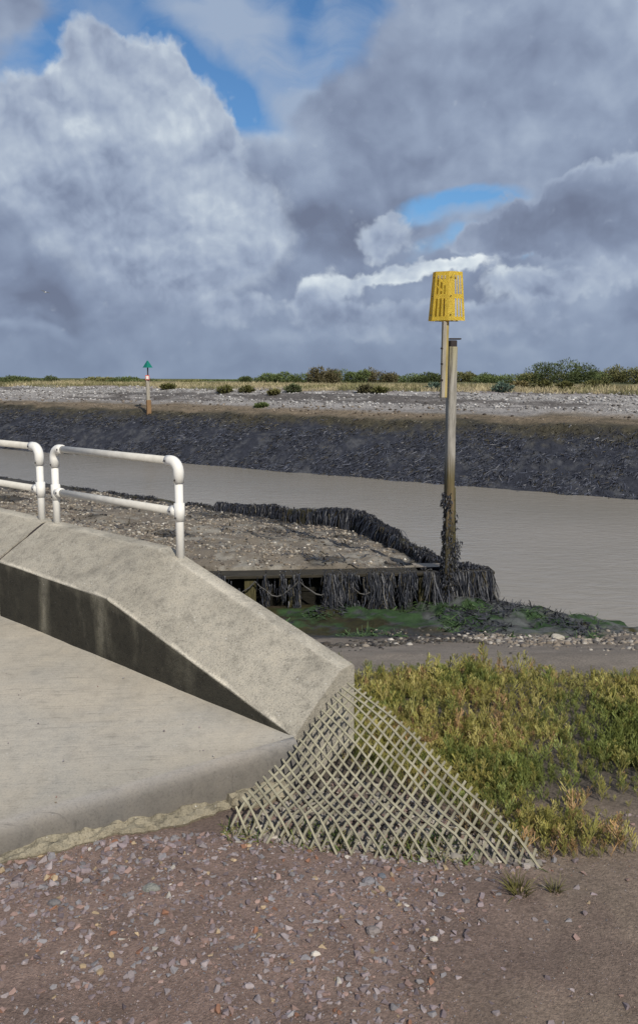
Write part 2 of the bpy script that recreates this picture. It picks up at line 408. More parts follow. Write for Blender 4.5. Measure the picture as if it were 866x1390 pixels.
# ------------------------------------------------------------------ far bank
WA = pz(866, 679, -2.4); WB = pz(0, 609, -2.4)
TD = (WB-WA)[:2]; TD /= np.linalg.norm(TD); QD = np.array([-TD[1], TD[0]])
if QD[1] < 0: QD = -QD
W0 = WA[:2]
BQ = [-12, -3, 0, 1.6, 3.6, 4.7, 6.0, 8.0, 9.3, 11, 14, 52, 80, 4000]
BZ = [-3.6, -3.1, -2.42, -1.45, -.42, -.16, .08, .50, .64, .70, .74, .76, -.6, -90.]
def bank_z(t, q, fine=True):
    z = np.interp(q, BQ, BZ)
    if fine:
        wd = sst(-1, .3, q)*sst(5, 3.4, q)
        z = z+wd*((fbm(t*.8, q, 1.6, 4, 81)-.5)*.30+(fbm(t, q, 6, 3, 82)-.5)*.10)
        z = z+sst(4.5, 6, q)*sst(60, 30, q)*(fbm(t*.35, q, .9, 4, 83)-.5)*.18+sst(4.5, 6, q)*sst(14, 10, q)*(fbm(t, q, 4, 3, 84)-.5)*.07
        # storm ridges
        z = z+sst(5, 6, q)*sst(10, 9, q)*.05*np.sin(q*4.2+fbm(t, q*0, .15, 2, 85)*6)
    return z
def bank_xy(t, q):
    return W0[0]+TD[0]*t+QD[0]*q, W0[1]+TD[1]*t+QD[1]*q
tx = axis(-4000, 4000, [(-4000, 800), (-60, 2), (-14, .14), (44, .14), (90, 2), (4000, 800)])
qx = axis(-12, 4000, [(-12, 1.5), (-.5, .12), (11, .12), (16, .3), (40, 2), (4000, 700)])
TT, QQ = np.meshgrid(tx, qx)
BX, BY = bank_xy(TT, QQ); BZZ = bank_z(TT, QQ)
m1 = fbm(TT*.5, QQ, 1.0, 5, 91); m2 = fbm(TT, QQ, 4, 4, 92); m3 = fbm(TT*.12, QQ*.6, 1, 4, 93); m4 = .6*fbm(TT*.10, QQ*2.6, 1.0, 5, 94)+.4*fbm(TT*.6, QQ*2.5, 1.0, 4, 95)
qq = QQ+(m1-.5)*1.4
col = np.ones(TT.shape+(3,))*np.array([.032, .035, .048])
col = mixc(col, (.066, .068, .075), sst(.5, .68, m2)*.8)
col = mixc(col, (.06, .052, .03), sst(2.5, 3.7, qq+(m2-.5)*1.5)*.85)
col = mixc(col, (.185, .145, .10), sst(3.6, 4.5, qq))
col = mixc(col, (.10, .082, .055), sst(3.9, 4.6, qq)*sst(.5, .66, m4)*.8)
col = mixc(col, (.285, .27, .26), sst(4.7, 5.6, qq))
col = mixc(col, (.33, .32, .31), sst(6.6, 7.6, qq)*sst(.42, .6, m2))
col = mixc(col, (.085, .075, .07), sst(5.2, 6, qq)*sst(.5, .6, m4)*.85)
col = mixc(col, (.275, .245, .24), sst(8.4, 9.4, qq))
col = mixc(col, (.26, .205, .11), sst(9.6, 12, qq+(m3-.5)*5))
col = mixc(col, (.10, .11, .05), sst(15, 40, QQ))
col = col*(.75+.5*m2)[..., None]
structure(np_mesh('river_bank', np.stack([BX, BY, BZZ], -1).reshape(-1, 3), grid_faces(*TT.shape)[:, ::1], M['bank'], None, col.reshape(-1, 3), True))

# ------------------------------------------------------------------ river
bm = bmesh.new()
c0 = [bank_xy(t, q) for t, q in ((-400, 1.2), (900, 1.2), (900, -60), (-400, -60))]
vs = [bm.verts.new((x, y, -2.4)) for x, y in c0]; bm.faces.new(vs)
w = structure(bm_obj('river_water', bm, M['water']))

# ------------------------------------------------------------------ concrete ramp, wall, mortar
E0 = np.array([-.0988, 3.1297])
def wall_pt(s, p, z):
    v = E0+WD*s+ND*p; return (v[0], v[1], z)
def slab_z(x, y): return .13+.025*(x+.0988)+.0797*(y-3.1297)
# slab sheet: rows along the kerb, columns going up the ramp; rounded nose
k0 = E0+np.array([.02, -.05]); k1 = np.array([-1.08, 2.56]); kd = (k1-k0)/np.linalg.norm(k1-k0); kn = np.array([-kd[1], kd[0]])
if kn[1] > 0: kn = -kn                       # outward, toward the gravel
us = axis(0, 5.5, [(0, .04), (1.5, .05), (5.5, .4)])
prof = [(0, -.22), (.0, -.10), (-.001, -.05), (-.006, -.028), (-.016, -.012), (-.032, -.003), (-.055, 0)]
rows = []; cols = []
for u in us:
    base = k0+kd*u; r = []; cr = []
    # follow the wall base: the ramp widens between kerb and wall
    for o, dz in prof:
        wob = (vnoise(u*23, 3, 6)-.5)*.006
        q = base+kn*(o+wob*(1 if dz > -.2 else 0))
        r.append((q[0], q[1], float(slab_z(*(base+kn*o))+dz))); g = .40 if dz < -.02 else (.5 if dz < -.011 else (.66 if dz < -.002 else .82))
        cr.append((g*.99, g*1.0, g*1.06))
    # run up the ramp until the wall line (p = -0.003 beside it)
    for f in np.linspace(0.02, 1, 34):
        # end point on the wall base line
        e = E0+WD*(u*1.02/abs(np.dot(kd, kd)) * 1.0 + 0)+ND*0.0
        st_ = base+kn*-.055
        L = 7.0*u/5.5+.02
        e = E0+WD*(u*1.55)+ND*.004
        q = st_+(e-st_)*f
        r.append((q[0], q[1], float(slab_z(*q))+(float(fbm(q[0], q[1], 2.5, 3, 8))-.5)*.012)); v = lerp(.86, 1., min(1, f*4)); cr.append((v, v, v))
    rows.append(r); cols.append(cr)
R_ = np.array(rows); Cc = np.array(cols)
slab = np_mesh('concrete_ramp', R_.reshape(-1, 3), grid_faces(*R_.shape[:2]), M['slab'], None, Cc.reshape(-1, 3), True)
tag(slab, 'pale brushed concrete ramp slab with rounded kerb beside the low wall', 'ramp')

def zf_front(s): return float(np.interp(s, [0, 1.232, 2.24, 12], [.13, .487, .524, .62]))
def zf_back(s): return float(np.interp(s, [0, .02, 1.207, 2.77, 12], [.325, .33, .687, .712, .80]))
def wall_seg(name, s0, s1, label):
    root = empty(name, wall_pt((s0+s1)/2, .2, 0), label, 'wall')
    ss = sorted(set([s0, s1]+[x for x in (1.207, 1.232) if s0 < x < s1]+list(np.arange(math.ceil(s0*12)/12+.04, s1-.03, 1/12.))))
    ch = .012
    def wob(s, k, a=.006): return (float(vnoise(s*11, k*7.7, 9))-.5)*a+(float(vnoise(s*37, k*3.1, 10))-.5)*a*.7
    # coping: chamfer + flat top + back (local to root)
    o = Vector(root.location)
    def mk(pro, nm, mat, colf=None, ends=True):
        V = []; Cl = []
        for s in ss:
            for (p, z) in pro(s): V.append(np.array(wall_pt(s, p, z))-np.array(o)); 
        npf = len(pro(ss[0])); V = np.array(V)
        Fc = grid_faces(len(ss), npf)
        if colf is not None: cl = np.array([colf(s, i) for s in ss for i in range(npf)])
        else: cl = np.ones((len(V), 3))
        ob = np_mesh(nm, V, Fc, mat, root, cl, False)
        if ends:
            bm = bmesh.new(); bm.from_mesh(ob.data); bm.verts.ensure_lookup_table()
            for i in (0, len(ss)-1):
                try: bm.faces.new([bm.verts[i*npf+j] for j in range(npf)])
                except Exception: pass
            bmesh.ops.triangulate(bm, faces=[f for f in bm.faces if len(f.verts) > 4])
            bmesh.ops.recalc_face_normals(bm, faces=bm.faces[:]); bm.to_mesh(ob.data); bm.free()
        return ob
    def coping(s):
        a, b = zf_front(s), zf_back(s); w_ = wob(s, 1); w2 = wob(s, 2)
        h = min(.05, max(.004, a-.11))
        out = [(.004, a-h), (0+w_*.5, a-.005+w_), (.006, a+w_*.3)]
        for f in np.linspace(.06, .94, 9): out.append((.31*f, lerp(a, b, f)+(float(fbm(s*6, f*3, 1, 3, 12))-.5)*.010))
        out += [(.304, b-.004+w2*.4), (.316, b+w2*.5), (.392, b+w2*.4), (.402, b-.012), (.402, -.35), (.004, -.35)]
        return out
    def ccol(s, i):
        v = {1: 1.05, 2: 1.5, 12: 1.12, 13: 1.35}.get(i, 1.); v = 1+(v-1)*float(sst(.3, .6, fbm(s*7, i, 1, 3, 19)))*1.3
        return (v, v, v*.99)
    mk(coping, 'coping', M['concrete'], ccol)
    if s0 == 0:
        def seal(s): return [(p+(.006 if p < .2 else -.006), z-.006) for p, z in coping(2.248)]
        keep_ = ss; ss = [2.2485, 2.2745]; mk(seal, 'joint_sealant', M['rust'], None, False); ss = keep_
    def face(s):
        a = zf_front(s); zb = float(slab_z(*(E0+WD*s)))-.05; z1 = max(a-.006, zb+.002)
        return [(-.004+wob(s, 3, .004), lerp(z1, zb, f)) for f in np.linspace(0, 1, 9)]
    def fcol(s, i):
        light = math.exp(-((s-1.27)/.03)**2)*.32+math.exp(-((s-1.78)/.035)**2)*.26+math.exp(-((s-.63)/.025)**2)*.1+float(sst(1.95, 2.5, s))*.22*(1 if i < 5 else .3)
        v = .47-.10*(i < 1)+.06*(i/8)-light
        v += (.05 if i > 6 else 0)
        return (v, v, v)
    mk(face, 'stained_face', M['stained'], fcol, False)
    return root
wall_seg('concrete_wall', 0.0, 2.248, 'low chamfered concrete sea wall sloping down to the ground beside the ramp')
wall_seg('concrete_wall', 2.275, 11, 'next length of concrete sea wall beyond the dark joint at the left edge')

# mortar spill along the kerb foot
uu = np.linspace(.06, .98, 160); rows = []
for i, u in enumerate(uu):
    base = k0+kd*(u*1.25); wdt = .03+.075*float(fbm(u*5, 0, 1.6, 3, 14))*(.35+math.sin(math.pi*min(1, u*1.05))**.5)+(.05 if u < .22 else 0)*float(vnoise(u*20, 1, 3))
    hgt = (.012+.045*float(fbm(u*9, 3, 1.3, 3, 15)))*(.4+.6*math.sin(math.pi*min(1, u)))
    if u < .25: hgt += .03
    r = []
    for f in (0, .2, .4, .6, .8, .95, 1, .92):
        q = base+kn*(-.012+wdt*f+(float(fbm(u*45, f*6, 1, 3, 16))-.5)*.035*f)
        zt = hgt*(1-.35*f**2)+(float(fbm(u*34, f*5, 1, 3, 17))-.5)*.03
        if f == 1: zt = hgt*.35
        if f == .92: zt = -.03
        r.append((q[0], q[1], float(ground_z(q[0], q[1], False))+zt))
    r[-1] = (r[-2][0]-kn[0]*.02, r[-2][1]-kn[1]*.02, r[-1][2]); rows.append(r)
R_ = np.array(rows)
tag(np_mesh('mortar_spill', R_.reshape(-1, 3), grid_faces(*R_.shape[:2]), M['mortar'], None, None, False),
    'lumpy spilt mortar crust along the foot of the ramp kerb', 'mortar')

# ------------------------------------------------------------------ railings
def railing(s_posts, s_end, label, elbow_at):
    """posts at s_posts; the rails run from first to last"""
    P0 = wall_pt(s_posts[0], .36, 0)
    root = empty('handrail', P0, label, 'railing', 'white handrails along the sea wall')
    O = Vector(P0); R = .0212; ZT, ZM = 1.149, .889
    def at(s, z): return Vector(wall_pt(s, .36, z))-O
    er = .055
    ends = [s_posts[0]]+([s_end] if s_end in s_posts else [])
    for s in s_posts:
        bm = bmesh.new(); tube_bm(bm, [at(s, zf_back(s)-.05), at(s, ZT-er-.01)], R, 18); bm_obj('post', bm, M['white_paint'], root, True)
    smin, smax = min(s_posts+[s_end]), max(s_posts+[s_end])
    for nm, z in (('top_rail', ZT), ('mid_rail', ZM)):
        a = smin+(er if nm == 'top_rail' else .02) if smin in s_posts else smin
        b_ = smax-(er if nm == 'top_rail' else .02) if smax in s_posts else smax
        bm = bmesh.new(); tube_bm(bm, [at(a, z), at(b_, z)], R*.98, 18); bm_obj('rail', bm, M['galv'], root, True)
    for s in s_posts:
        d = 1 if s == smin else -1
        # elbow
        pts = [at(s, ZT-er-.055), at(s, ZT-er)]
        for k in range(1, 8):
            a = k*math.pi/16
            pts.append(at(s+d*er*(1-math.cos(a)), ZT-er+er*math.sin(a)))
        pts += [at(s+d*er, ZT), at(s+d*(er+.03), ZT)]
        rr = [.0275]*len(pts)
        bm = bmesh.new(); tube_bm(bm, pts, rr, 18); el = bm_obj('elbow', bm, M['white_paint'], root, True)
        # tee collar
        bm = bmesh.new(); tube_bm(bm, [at(s, ZM-.045), at(s, ZM+.045)], .0275, 18)
        tube_bm(bm, [at(s+d*.015, ZM), at(s+d*.062, ZM)], .0272, 18); te = bm_obj('tee_collar', bm, M['white_paint'], root, True)
        side = Vector((-ND[0], -ND[1], 0))
        for par, c in ((el, at(s+d*(er+.02), ZT)), (el, at(s, ZT-er-.04)), (te, at(s+d*.045, ZM)), (te, at(s, ZM-.03))):
            bm = bmesh.new(); tube_bm(bm, [c+side*.024, c+side*.0295], .0055, 8); bm_obj('screw', bm, M['screw'], par)
    return root
railing([1.09, 2.2], 2.2, 'complete white tube handrail bay standing on the end of the sea wall', 0)
railing([2.362], 5.2, 'white tube handrail bay cut off by the left edge of the photo', 0)

# ------------------------------------------------------------------ lattice
A3 = np.array([.135, 3.30, .285]); B3 = np.array([-.323, 2.705, .03]); C3 = np.array([.738, 2.50, .02])
du, dv = B3-A3, C3-A3; lu, lv = np.linalg.norm(du), np.linalg.norm(dv)
def sheet(a, b):
    """a along the wall-side edge, b along the plant-side edge, both in metres"""
    u = a/lu; v = b/lv; s = u+v
    p = A3+du*u+dv*v
    sag = -.05*math.sin(math.pi*min(1, max(0, s)))*(u*v*4 > .0)*min(1, u*v*6)
    z = p[2]+sag+.008*math.sin(9*u+4*v)
    g = float(ground_z(p[0], p[1], False))+.012
    z = max(z, g+.01*math.sin(17*u+11*v)**2)
    sh = .012*math.sin(6*v+2*u)
    return np.array([p[0]+sh, p[1]+.01*math.sin(8*u), z])
def strip(bm, fixed, lo, hi, along, lift, wd):
    n = max(3, int((hi-lo)/.04)); prev = None; h = wd/2
    ring = []
    for i in range(n+1):
        t = lo+(hi-lo)*i/n
        f0 = fixed+.004*math.sin(t*13+fixed*40)+0.008*(float(fbm(t*5, fixed*9, 1, 2, 77))-.5)
        a, b = (t, f0) if along == 'u' else (f0, t)
        p = sheet(a, b); fe = max(0, (a/lu+b/lv)-.93); p[2] -= fe*.45
        e = 1e-3
        sd = (sheet(a, b+e)-sheet(a, b-e)) if along == 'u' else (sheet(a+e, b)-sheet(a-e, b)); sd /= np.linalg.norm(sd)
        al = (sheet(a+e, b)-sheet(a-e, b)) if along == 'u' else (sheet(a, b+e)-sheet(a, b-e)); nn = np.cross(sd, al); nn /= np.linalg.norm(nn)
        if nn[2] < 0: nn = -nn
        c = p+nn*lift
        ring.append([bm.verts.new(c+sd*h*x+nn*.0022*y) for x, y in ((-1, -1), (1, -1), (1, 1), (-1, 1))])
    for r0, r1 in zip(ring, ring[1:]):
        for k in range(4): bm.faces.new((r0[k], r0[(k+1) % 4], r1[(k+1) % 4], r1[k]))
    bm.faces.new(ring[0][::-1]); bm.faces.new(ring[-1])
bm = bmesh.new()
nu, nv = 20, 28
for i in range(nv):                                 # strips running down along the wall-side edge
    b = lv*(i+.25)/nv; lim = lu*(1.03-b/lv)+random.uniform(-.01, .03)
    strip(bm, b, -.012-random.uniform(0, .008), max(lim, .03), 'u', .0, .0088)
for i in range(nu):
    a = lu*(i+.2)/nu; lim = lv*(1.03-a/lu)+random.uniform(-.01, .03)
    strip(bm, a, -.010-random.uniform(0, .006), max(lim, .03), 'v', .0042, .0088)
lat = bm_obj('lattice_panel', bm, M['lattice'])
tag(lat, 'faded beige diagonal lattice trellis draped from the wall end onto the gravel', 'trellis')

# ------------------------------------------------------------------ timber revetment
ZT = -1.42
root = empty('timber_revetment', (PD[0], PD[1], -2.0), 'dark weed-hung timber revetment holding the shingle beside the river', 'revetment')
RO = np.array([PD[0], PD[1], -2.0]); FANG = math.atan2(FD[1], FD[0])
def rv(p, z): return Vector((p[0]-RO[0], p[1]-RO[1], z-RO[2]))
FL = 6.2
def beam(bm, p0, p1, z0, z1, th, off, nrm):
    """upright board between plan points p0,p1 from z0 to z1, thickness th, offset along nrm"""
    a = np.array(p0)+nrm*off; b_ = np.array(p1)+nrm*off; mid = (a+b_)/2; L = np.linalg.norm(b_-a); ang = math.atan2(*(b_-a)[::-1])
    box_bm(bm, rv(mid, (z0+z1)/2), L, th, z1-z0, ang, .008)
bm = bmesh.new(); beam(bm, PD-FD*.06, PD+FD*FL, ZT-.035, ZT+.012, .36, -.05, FN); bm_obj('top_beam', bm, plain_mat('sodden_beam', (.038, .033, .024), .8, .5, 5, .5, 14, .2, 0, (1, 6, 6), .01), root)
for k, (z0, z1) in enumerate(((ZT-.80, ZT-.56), (ZT-.55, ZT-.32), (ZT-.31, ZT-.05))):
    bm = bmesh.new(); beam(bm, PD-FD*.0, PD+FD*FL, z0, z1, .05, -.13, FN); bm_obj('plank', bm, M['timber_recess_shade'], root)
for k in range(9):
    d = .35+k*.66
    c = PD+FD*d
    bm = bmesh.new(); beam(bm, c-FD*.085, c+FD*.085, ZT-.8, ZT-.05, .14, .0, FN); bm_obj('pile', bm, M['timber_olive'], root)
def side_wall(p0, p1, z0, z1, nm):
    d = (p1-p0)/np.linalg.norm(p1-p0); nr = np.array([d[1], -d[0]])
    bm = bmesh.new(); n = int(np.linalg.norm(p1-p0)/.3)
    L = np.linalg.norm(p1-p0)
    for i in range(n):
        a = p0+d*L*i/n; b_ = p0+d*L*(i+.97)/n; zz0 = lerp(z0, z1, (i+.5)/n)+random.uniform(-.02, .02)
        m_ = (a+b_)/2; box_bm(bm, rv(m_, zz0-.65), L/n*.95, .16, 1.3, math.atan2(d[1], d[0]), .01)
    bm_obj(nm, bm, M['timber_dark'], root)
ZB, ZC = -1.50, -1.45
side_wall(PD, PC, ZT, ZC, 'end_boarding'); side_wall(PC, PB, ZC, ZB, 'return_boarding'); side_wall(PB, PM, ZB, -1.80, 'channel_boarding'); side_wall(PM, PA, -1.88, -1.98, 'channel_boarding')
# sand-capped top by the pole
bm = bmesh.new()
ptop = [PD+FD*.05-FN*.08, PC-FN*0.0, PC+FD*.35-FN*-.1, PD+FD*1.2-FN*.12]
bm.faces.new([bm.verts.new(rv(p, ZT+.012)) for p in (PD-FD*.1, PD+FD*1.1, PD+FD*1.1-FN*.5, PC)])
bm_obj('top_slab', bm, plain_mat('wet_slab', (.22, .19, .15), .6, .3), root)

# weed hanging on the timber
def weedcol(n, lo=.6, hi=1.6, base=(.027, .029, .038)):
    c = np.array(base)[None]*RNG.uniform(lo, hi, n)[:, None]
    br = RNG.random(n) < .08; c[br] = np.array([.05, .04, .02])*RNG.uniform(.7, 1.4, br.sum())[:, None]; return c
PS, LS, WS, DS = [], [], [], []
n = 16000
d = RNG.uniform(-.02, FL, n); cl = fbm(d, d*0, 2.9, 3, 104)+.2*sst(1.1, .6, d)+.07*sst(1.7, 2.3, d)
keep = RNG.random(n) < (.015+1.1*sst(.36, .47, cl)); d = d[keep]; cl = cl[keep]; n = len(d)
L = RNG.uniform(.10, .55, n)*(.4+.75*sst(.42, .65, cl))
L = np.where(d < 1.0, L*1.25, L)
base = PD[None]+FD[None]*d[:, None]+FN[None]*np.where(RNG.random(n) < .5, RNG.uniform(-.18, .12, n), RNG.uniform(.10, .17, n))[:, None]
P = np.concatenate([base, (ZT+.03-RNG.random(n)**1.5*np.where(d > 1.1, .34, .12)*(.3+1.4*vnoise(d*5, d*0, 9)))[:, None]], 1)
D = np.tile(np.array([FN[0]*.3, FN[1]*.3, -1.]), (n, 1))+RNG.normal(size=(n, 3))*.1
w1 = ribbons('hanging_seaweed', P, L, RNG.uniform(.006, .022, n), D, weedcol(n, .35, 2.2, (.018, .020, .028)), M['weed'], 5, .2, .4, np.tile(np.array([FN[0], FN[1], 0.]), (n, 1))+RNG.normal(size=(n, 3))*.5)
tag(w1, 'black bladder weed hanging in curtains from the timber front', 'seaweed', None, 'stuff')
def wall_weed(p0, p1, z0, z1, n, name, label, ls=1.):
    t = RNG.random(n); p = p0[None]+(p1-p0)[None]*t[:, None]; dd = (p1-p0)/np.linalg.norm(p1-p0)
    nr = np.array([-dd[1], dd[0]]);
    if side_of(*(p0+nr), p0, p1) < 0: nr = -nr
    o = RNG.uniform(-.10, .11, n); p = p+nr[None]*o[:, None]; lump = (fbm(t*np.linalg.norm(p1-p0), o, 2.2, 3, 31)-.5)*.16
    L_ = np.linalg.norm(p1-p0); gap = fbm(t*L_*2.1, o*4, 1, 3, 37); kk = RNG.random(n) < .25+.75*sst(.36, .5, gap); p, t, o, lump = p[kk], t[kk], o[kk], lump[kk]; n = len(t)
    P = np.concatenate([p, (lerp(z0, z1, t)+.01+lump+RNG.uniform(-.12, .05, n))[:, None]], 1)
    sgn = np.where(RNG.random(n) < .8, 1, -1)
    D = np.concatenate([nr[None]*sgn[:, None]*RNG.uniform(.1, .7, n)[:, None], RNG.uniform(-1.3, -.25, n)[:, None]], 1)+RNG.normal(size=(n, 3))*.3
    L = ls*RNG.uniform(.12, .62, n)*(.5+.8*sst(.3, .7, fbm(t*26, t*0, 1, 3, 7)))
    o = ribbons(name, P, L, RNG.uniform(.010, .03, n), D, weedcol(n, .4, 2.2, (.022, .024, .033)), M['weed'], 5, .2, .8, np.tile(np.array([0, 0, 1.]), (n, 1))+RNG.normal(size=(n, 3))*.4)
    tag(o, label, 'seaweed', None, 'stuff')
wall_weed(PC, PB, ZC, ZB, 13000, 'draped_seaweed', 'black weed draped over the oblique inner wall of the revetment')
wall_weed(PB, PM, ZB, -1.80, 9000, 'draped_seaweed', 'black weed along the inner revetment edge beside the river', .8)
wall_weed(PM, PA, -1.90, -1.98, 9000, 'draped_seaweed', 'low line of black weed along the shore behind the handrails', .45)
wall_weed(PD, PC, ZT, ZC, 2200, 'draped_seaweed', 'black weed on the river corner of the revetment')
# ropes of weed in swags
bm = bmesh.new()
for k in range(7):
    a = PD+FD*(1.6+k*.66); pts = []
    for i in range(9):
        f = i/8; q = a+FD*(f*.66)+FN*.16; pts.append((q[0], q[1], ZT-.06-.24*(1-abs(2*f-1)**1.5)+random.uniform(-.015, .015)))
    tube_bm(bm, pts, [0.007+random.uniform(0, .007) for _ in pts], 6)
sw = bm_obj('weed_rope', bm, plain_mat('pale_weed', (.075, .072, .07), .7)); tag(sw, 'pale swags of rope and weed strung across the timber front', 'rope')

# ------------------------------------------------------------------ yellow beacon
YB = 11.92
bB = pY(606, 836, YB); bT = pY(613.5, 470, YB)
root = empty('channel_beacon', (bB[0], bB[1], bB[2]), 'tall weathered timber beacon with yellow slatted topmark beside the revetment', 'beacon')
def bl(p): return Vector(p)-Vector(bB)
S_ = F/11.9                                  # pixels per metre here
def sq_pole(name, p0, p1, wx, wy, mat, bev=.012, par=root, rz=.3):
    p0, p1 = bl(p0), bl(p1); d = (p1-p0); L = d.length; q = Vector((0, 0, 1)).rotation_difference(d.normalized())
    bm = bmesh.new(); box_bm(bm, (0, 0, L/2), wx, wy, L, rz, bev)
    ob = bm_obj(name, bm, mat, par); ob.location = p0; ob.rotation_mode = 'QUATERNION'; ob.rotation_quaternion = q; return ob
sq_pole('pole', bB-np.array([0, 0, .3]), bT, .125, .125, M['tidal_timber'], .015)
sq_pole('topmark_post', pY(601.5, 540, YB-.11), pY(605.5, 400, YB-.11), .085, .075, M['timber_yellow'], .008, root, .25)
sq_pole('topmark_plank', pY(600.5, 540, YB-.17), pY(603.5, 436, YB-.17), .055, .04, M['timber_grey'], .005, root, .25)
sq_pole('backing_pile', pY(613, 838, YB+.1), pY(612.5, 661, YB+.1), .10, .10, M['timber_olive'], .012)
bm = bmesh.new()
c = bl(bT); box_bm(bm, c+Vector((0, 0, .02)), .11, .11, .13, .3, .01); box_bm(bm, c+Vector((.035, 0, .105)), .17, .1, .02, .1, .004)
bm_obj('bracket', bm, M['rust'], root)
for y in (473, 494, 516):
    bm = bmesh.new(); c = bl(pY(600, y, YB-.2)); tube_bm(bm, [c, c+Vector((-.02, -.04, 0))], .014, 8); bm_obj('bolt', bm, M['rust'], root)
# topmark: tapered can of slatted boards
zt_, zb_ = pY(606, 370, YB)[2], pY(606, 436, YB)[2]
cx = pY(606, 400, YB)[0]
plan = [(-.260, .05), (-.225, -.07), (-.01, -.155), (.07, -.155), (.252, -.04), (.22, .20), (.06, .26)]
top = empty('topmark', (0, 0, 0), '', ''); del top['label']; del top['category']; top.parent = root
HZ = zt_-zb_
def panel(a, b, slots, frame=.0):
    def pt(u, v):
        x = lerp(a[0], b[0], u); y = lerp(a[1], b[1], u); s = lerp(1.0, .80, v)
        return Vector((cx+x*s-bB[0]+.004*v, YB-.06+y*s-bB[1], zb_+HZ*v-bB[2]))
    bm = bmesh.new()
    if slots:
        xs = [0, .15, .28, .42, .55, .69, .78, 1]; ys = [0, .08, .45, .54, .92, 1]
        holes = {(i, j) for i in (1, 3, 5) for j in (1, 3)}
    else: xs = [0, 1]; ys = [0, .5, 1]; holes = set()
    g = [[bm.verts.new(pt(u, v)) for v in ys] for u in xs]
    for i in range(len(xs)-1):
        for j in range(len(ys)-1):
            if (i, j) not in holes: bm.faces.new((g[i][j], g[i+1][j], g[i+1][j+1], g[i][j+1]))
    bmesh.ops.solidify(bm, geom=bm.faces[:], thickness=.012)
    ob = bm_obj('panel', bm, M['yellow'], top)
    if not slots and abs(b[0]-a[0]) < .1:
        for v in (.12, .5, .88):
            p = pt(.5 if not slots else .93, v); bm = bmesh.new(); tube_bm(bm, [p, p+Vector((0, -.018, 0))], .008, 8); bm_obj('bolt', bm, M['rust'], ob)
    return ob
for i in range(7):
    if i not in (4, 5): panel(plan[i], plan[(i+1) % 7], i in (1, 3))
bm = bmesh.new(); box_bm(bm, Vector((cx-bB[0], YB-.03-bB[1], zb_-bB[2]+.02)), .34, .05, .05, 0, .005)
bm_obj('crosspiece', bm, M['timber_grey'], top)
bm = bmesh.new(); box_bm(bm, Vector((cx-bB[0], YB-.03-bB[1], zb_-bB[2]+HZ*.9)), .28, .05, .05, 0, .005)
bm_obj('crosspiece', bm, M['timber_grey'], top)
# weed round the foot of the pole
n = 5200; t = RNG.random(n)
zz = lerp(bB[2]-.05, pY(606, 668, YB)[2], t); ang = RNG.uniform(0, 2*math.pi, n); rr = .055+.075*sst(.35, .7, fbm(zz*3.2, ang*.6, 1, 3, 61))
axx = lerp(bB[0], bT[0], (zz-bB[2])/(bT[2]-bB[2])); xo = np.where((zz < pY(606, 735, YB)[2]) & (RNG.random(n) < .35), .08, 0)
P = np.stack([axx+np.cos(ang)*rr+xo, YB+np.sin(ang)*rr, zz], 1)
keep = ~((np.cos(ang) > .2) & (zz > pY(606, 735, YB)[2]) & (RNG.random(n) < .8)); P = P[keep]; ang = ang[keep]; n = len(P)
D = np.stack([np.cos(ang)*.7, np.sin(ang)*.7, -np.ones(n)*.9], 1)+RNG.normal(size=(n, 3))*.25
tag(ribbons('clinging_seaweed', P, RNG.uniform(.02, .075, n), RNG.uniform(.008, .026, n), D, weedcol(n, .6, 1.9), M['weed'], 3, .3, .45), 'black weed clinging round the foot of the yellow beacon', 'seaweed', None, 'stuff')

# ------------------------------------------------------------------ far green beacon
best = None
for q in np.arange(2, 8, .05):
    for_t = None
    # find t where the bank column projects to x=203
    r = ray(202.5, 561); 
    A_ = np.array([[r[0], -TD[0]], [r[1], -TD[1]]]); rhs = np.array([W0[0]+QD[0]*q, W0[1]+QD[1]*q])
    k, t = np.linalg.solve(A_, rhs); z = EYE+r[2]*k; e = abs(z-float(bank_z(np.array(t), np.array(q))))
    if best is None or e < best[0]: best = (e, k, t, q)
k = best[1]; gB = ray(202.5, 561)*k; gB[2] += EYE
YG = gB[1]; gp = YG/F
root = empty('channel_beacon', gB, 'distant timber post with green triangle topmark on the far bank', 'beacon')
def gl(y, dx=0): return Vector((dx*gp, 0, pY(202.5, y, YG)[2]-gB[2]))
def pole_g(nm, y0, y1, w_, mat, dx=0):
    bm = bmesh.new(); a, b_ = gl(y0, dx), gl(y1, dx); box_bm(bm, (a+b_)/2, w_, w_, (b_-a).length, .4, .01); return bm_obj(nm, bm, mat, root)
pole_g('post', 566, 543, 6*gp, M['timber_brown']); pole_g('upper_post', 543.2, 516, 4.4*gp, M['timber_grey'], -.5); pole_g('mast', 516.5, 498, 1.6*gp, M['rust'])
bm = bmesh.new(); a = gl(499); h = gl(489.5).z-a.z
r_ = bmesh.ops.create_cone(bm, cap_ends=True, segments=4, radius1=6.8*gp, radius2=.7*gp, depth=h, matrix=Matrix.Translation(a+Vector((0, 0, h/2))) @ Matrix.Rotation(.0, 4, 'Z'))
bm_obj('topmark', bm, M['green_paint'], root)
bm = bmesh.new(); a = gl(512.5); box_bm(bm, a+Vector((0, -.12, 0)), 5.4*gp, .03, 6.6*gp, 0, .004); sg = bm_obj('sign', bm, M['red_paint'], root)
bm = bmesh.new(); box_bm(bm, a+Vector((0, -.145, 0)), 3.6*gp, .02, 4.2*gp, 0, .004); bm_obj('sign_panel', bm, M['white_paint'], sg)

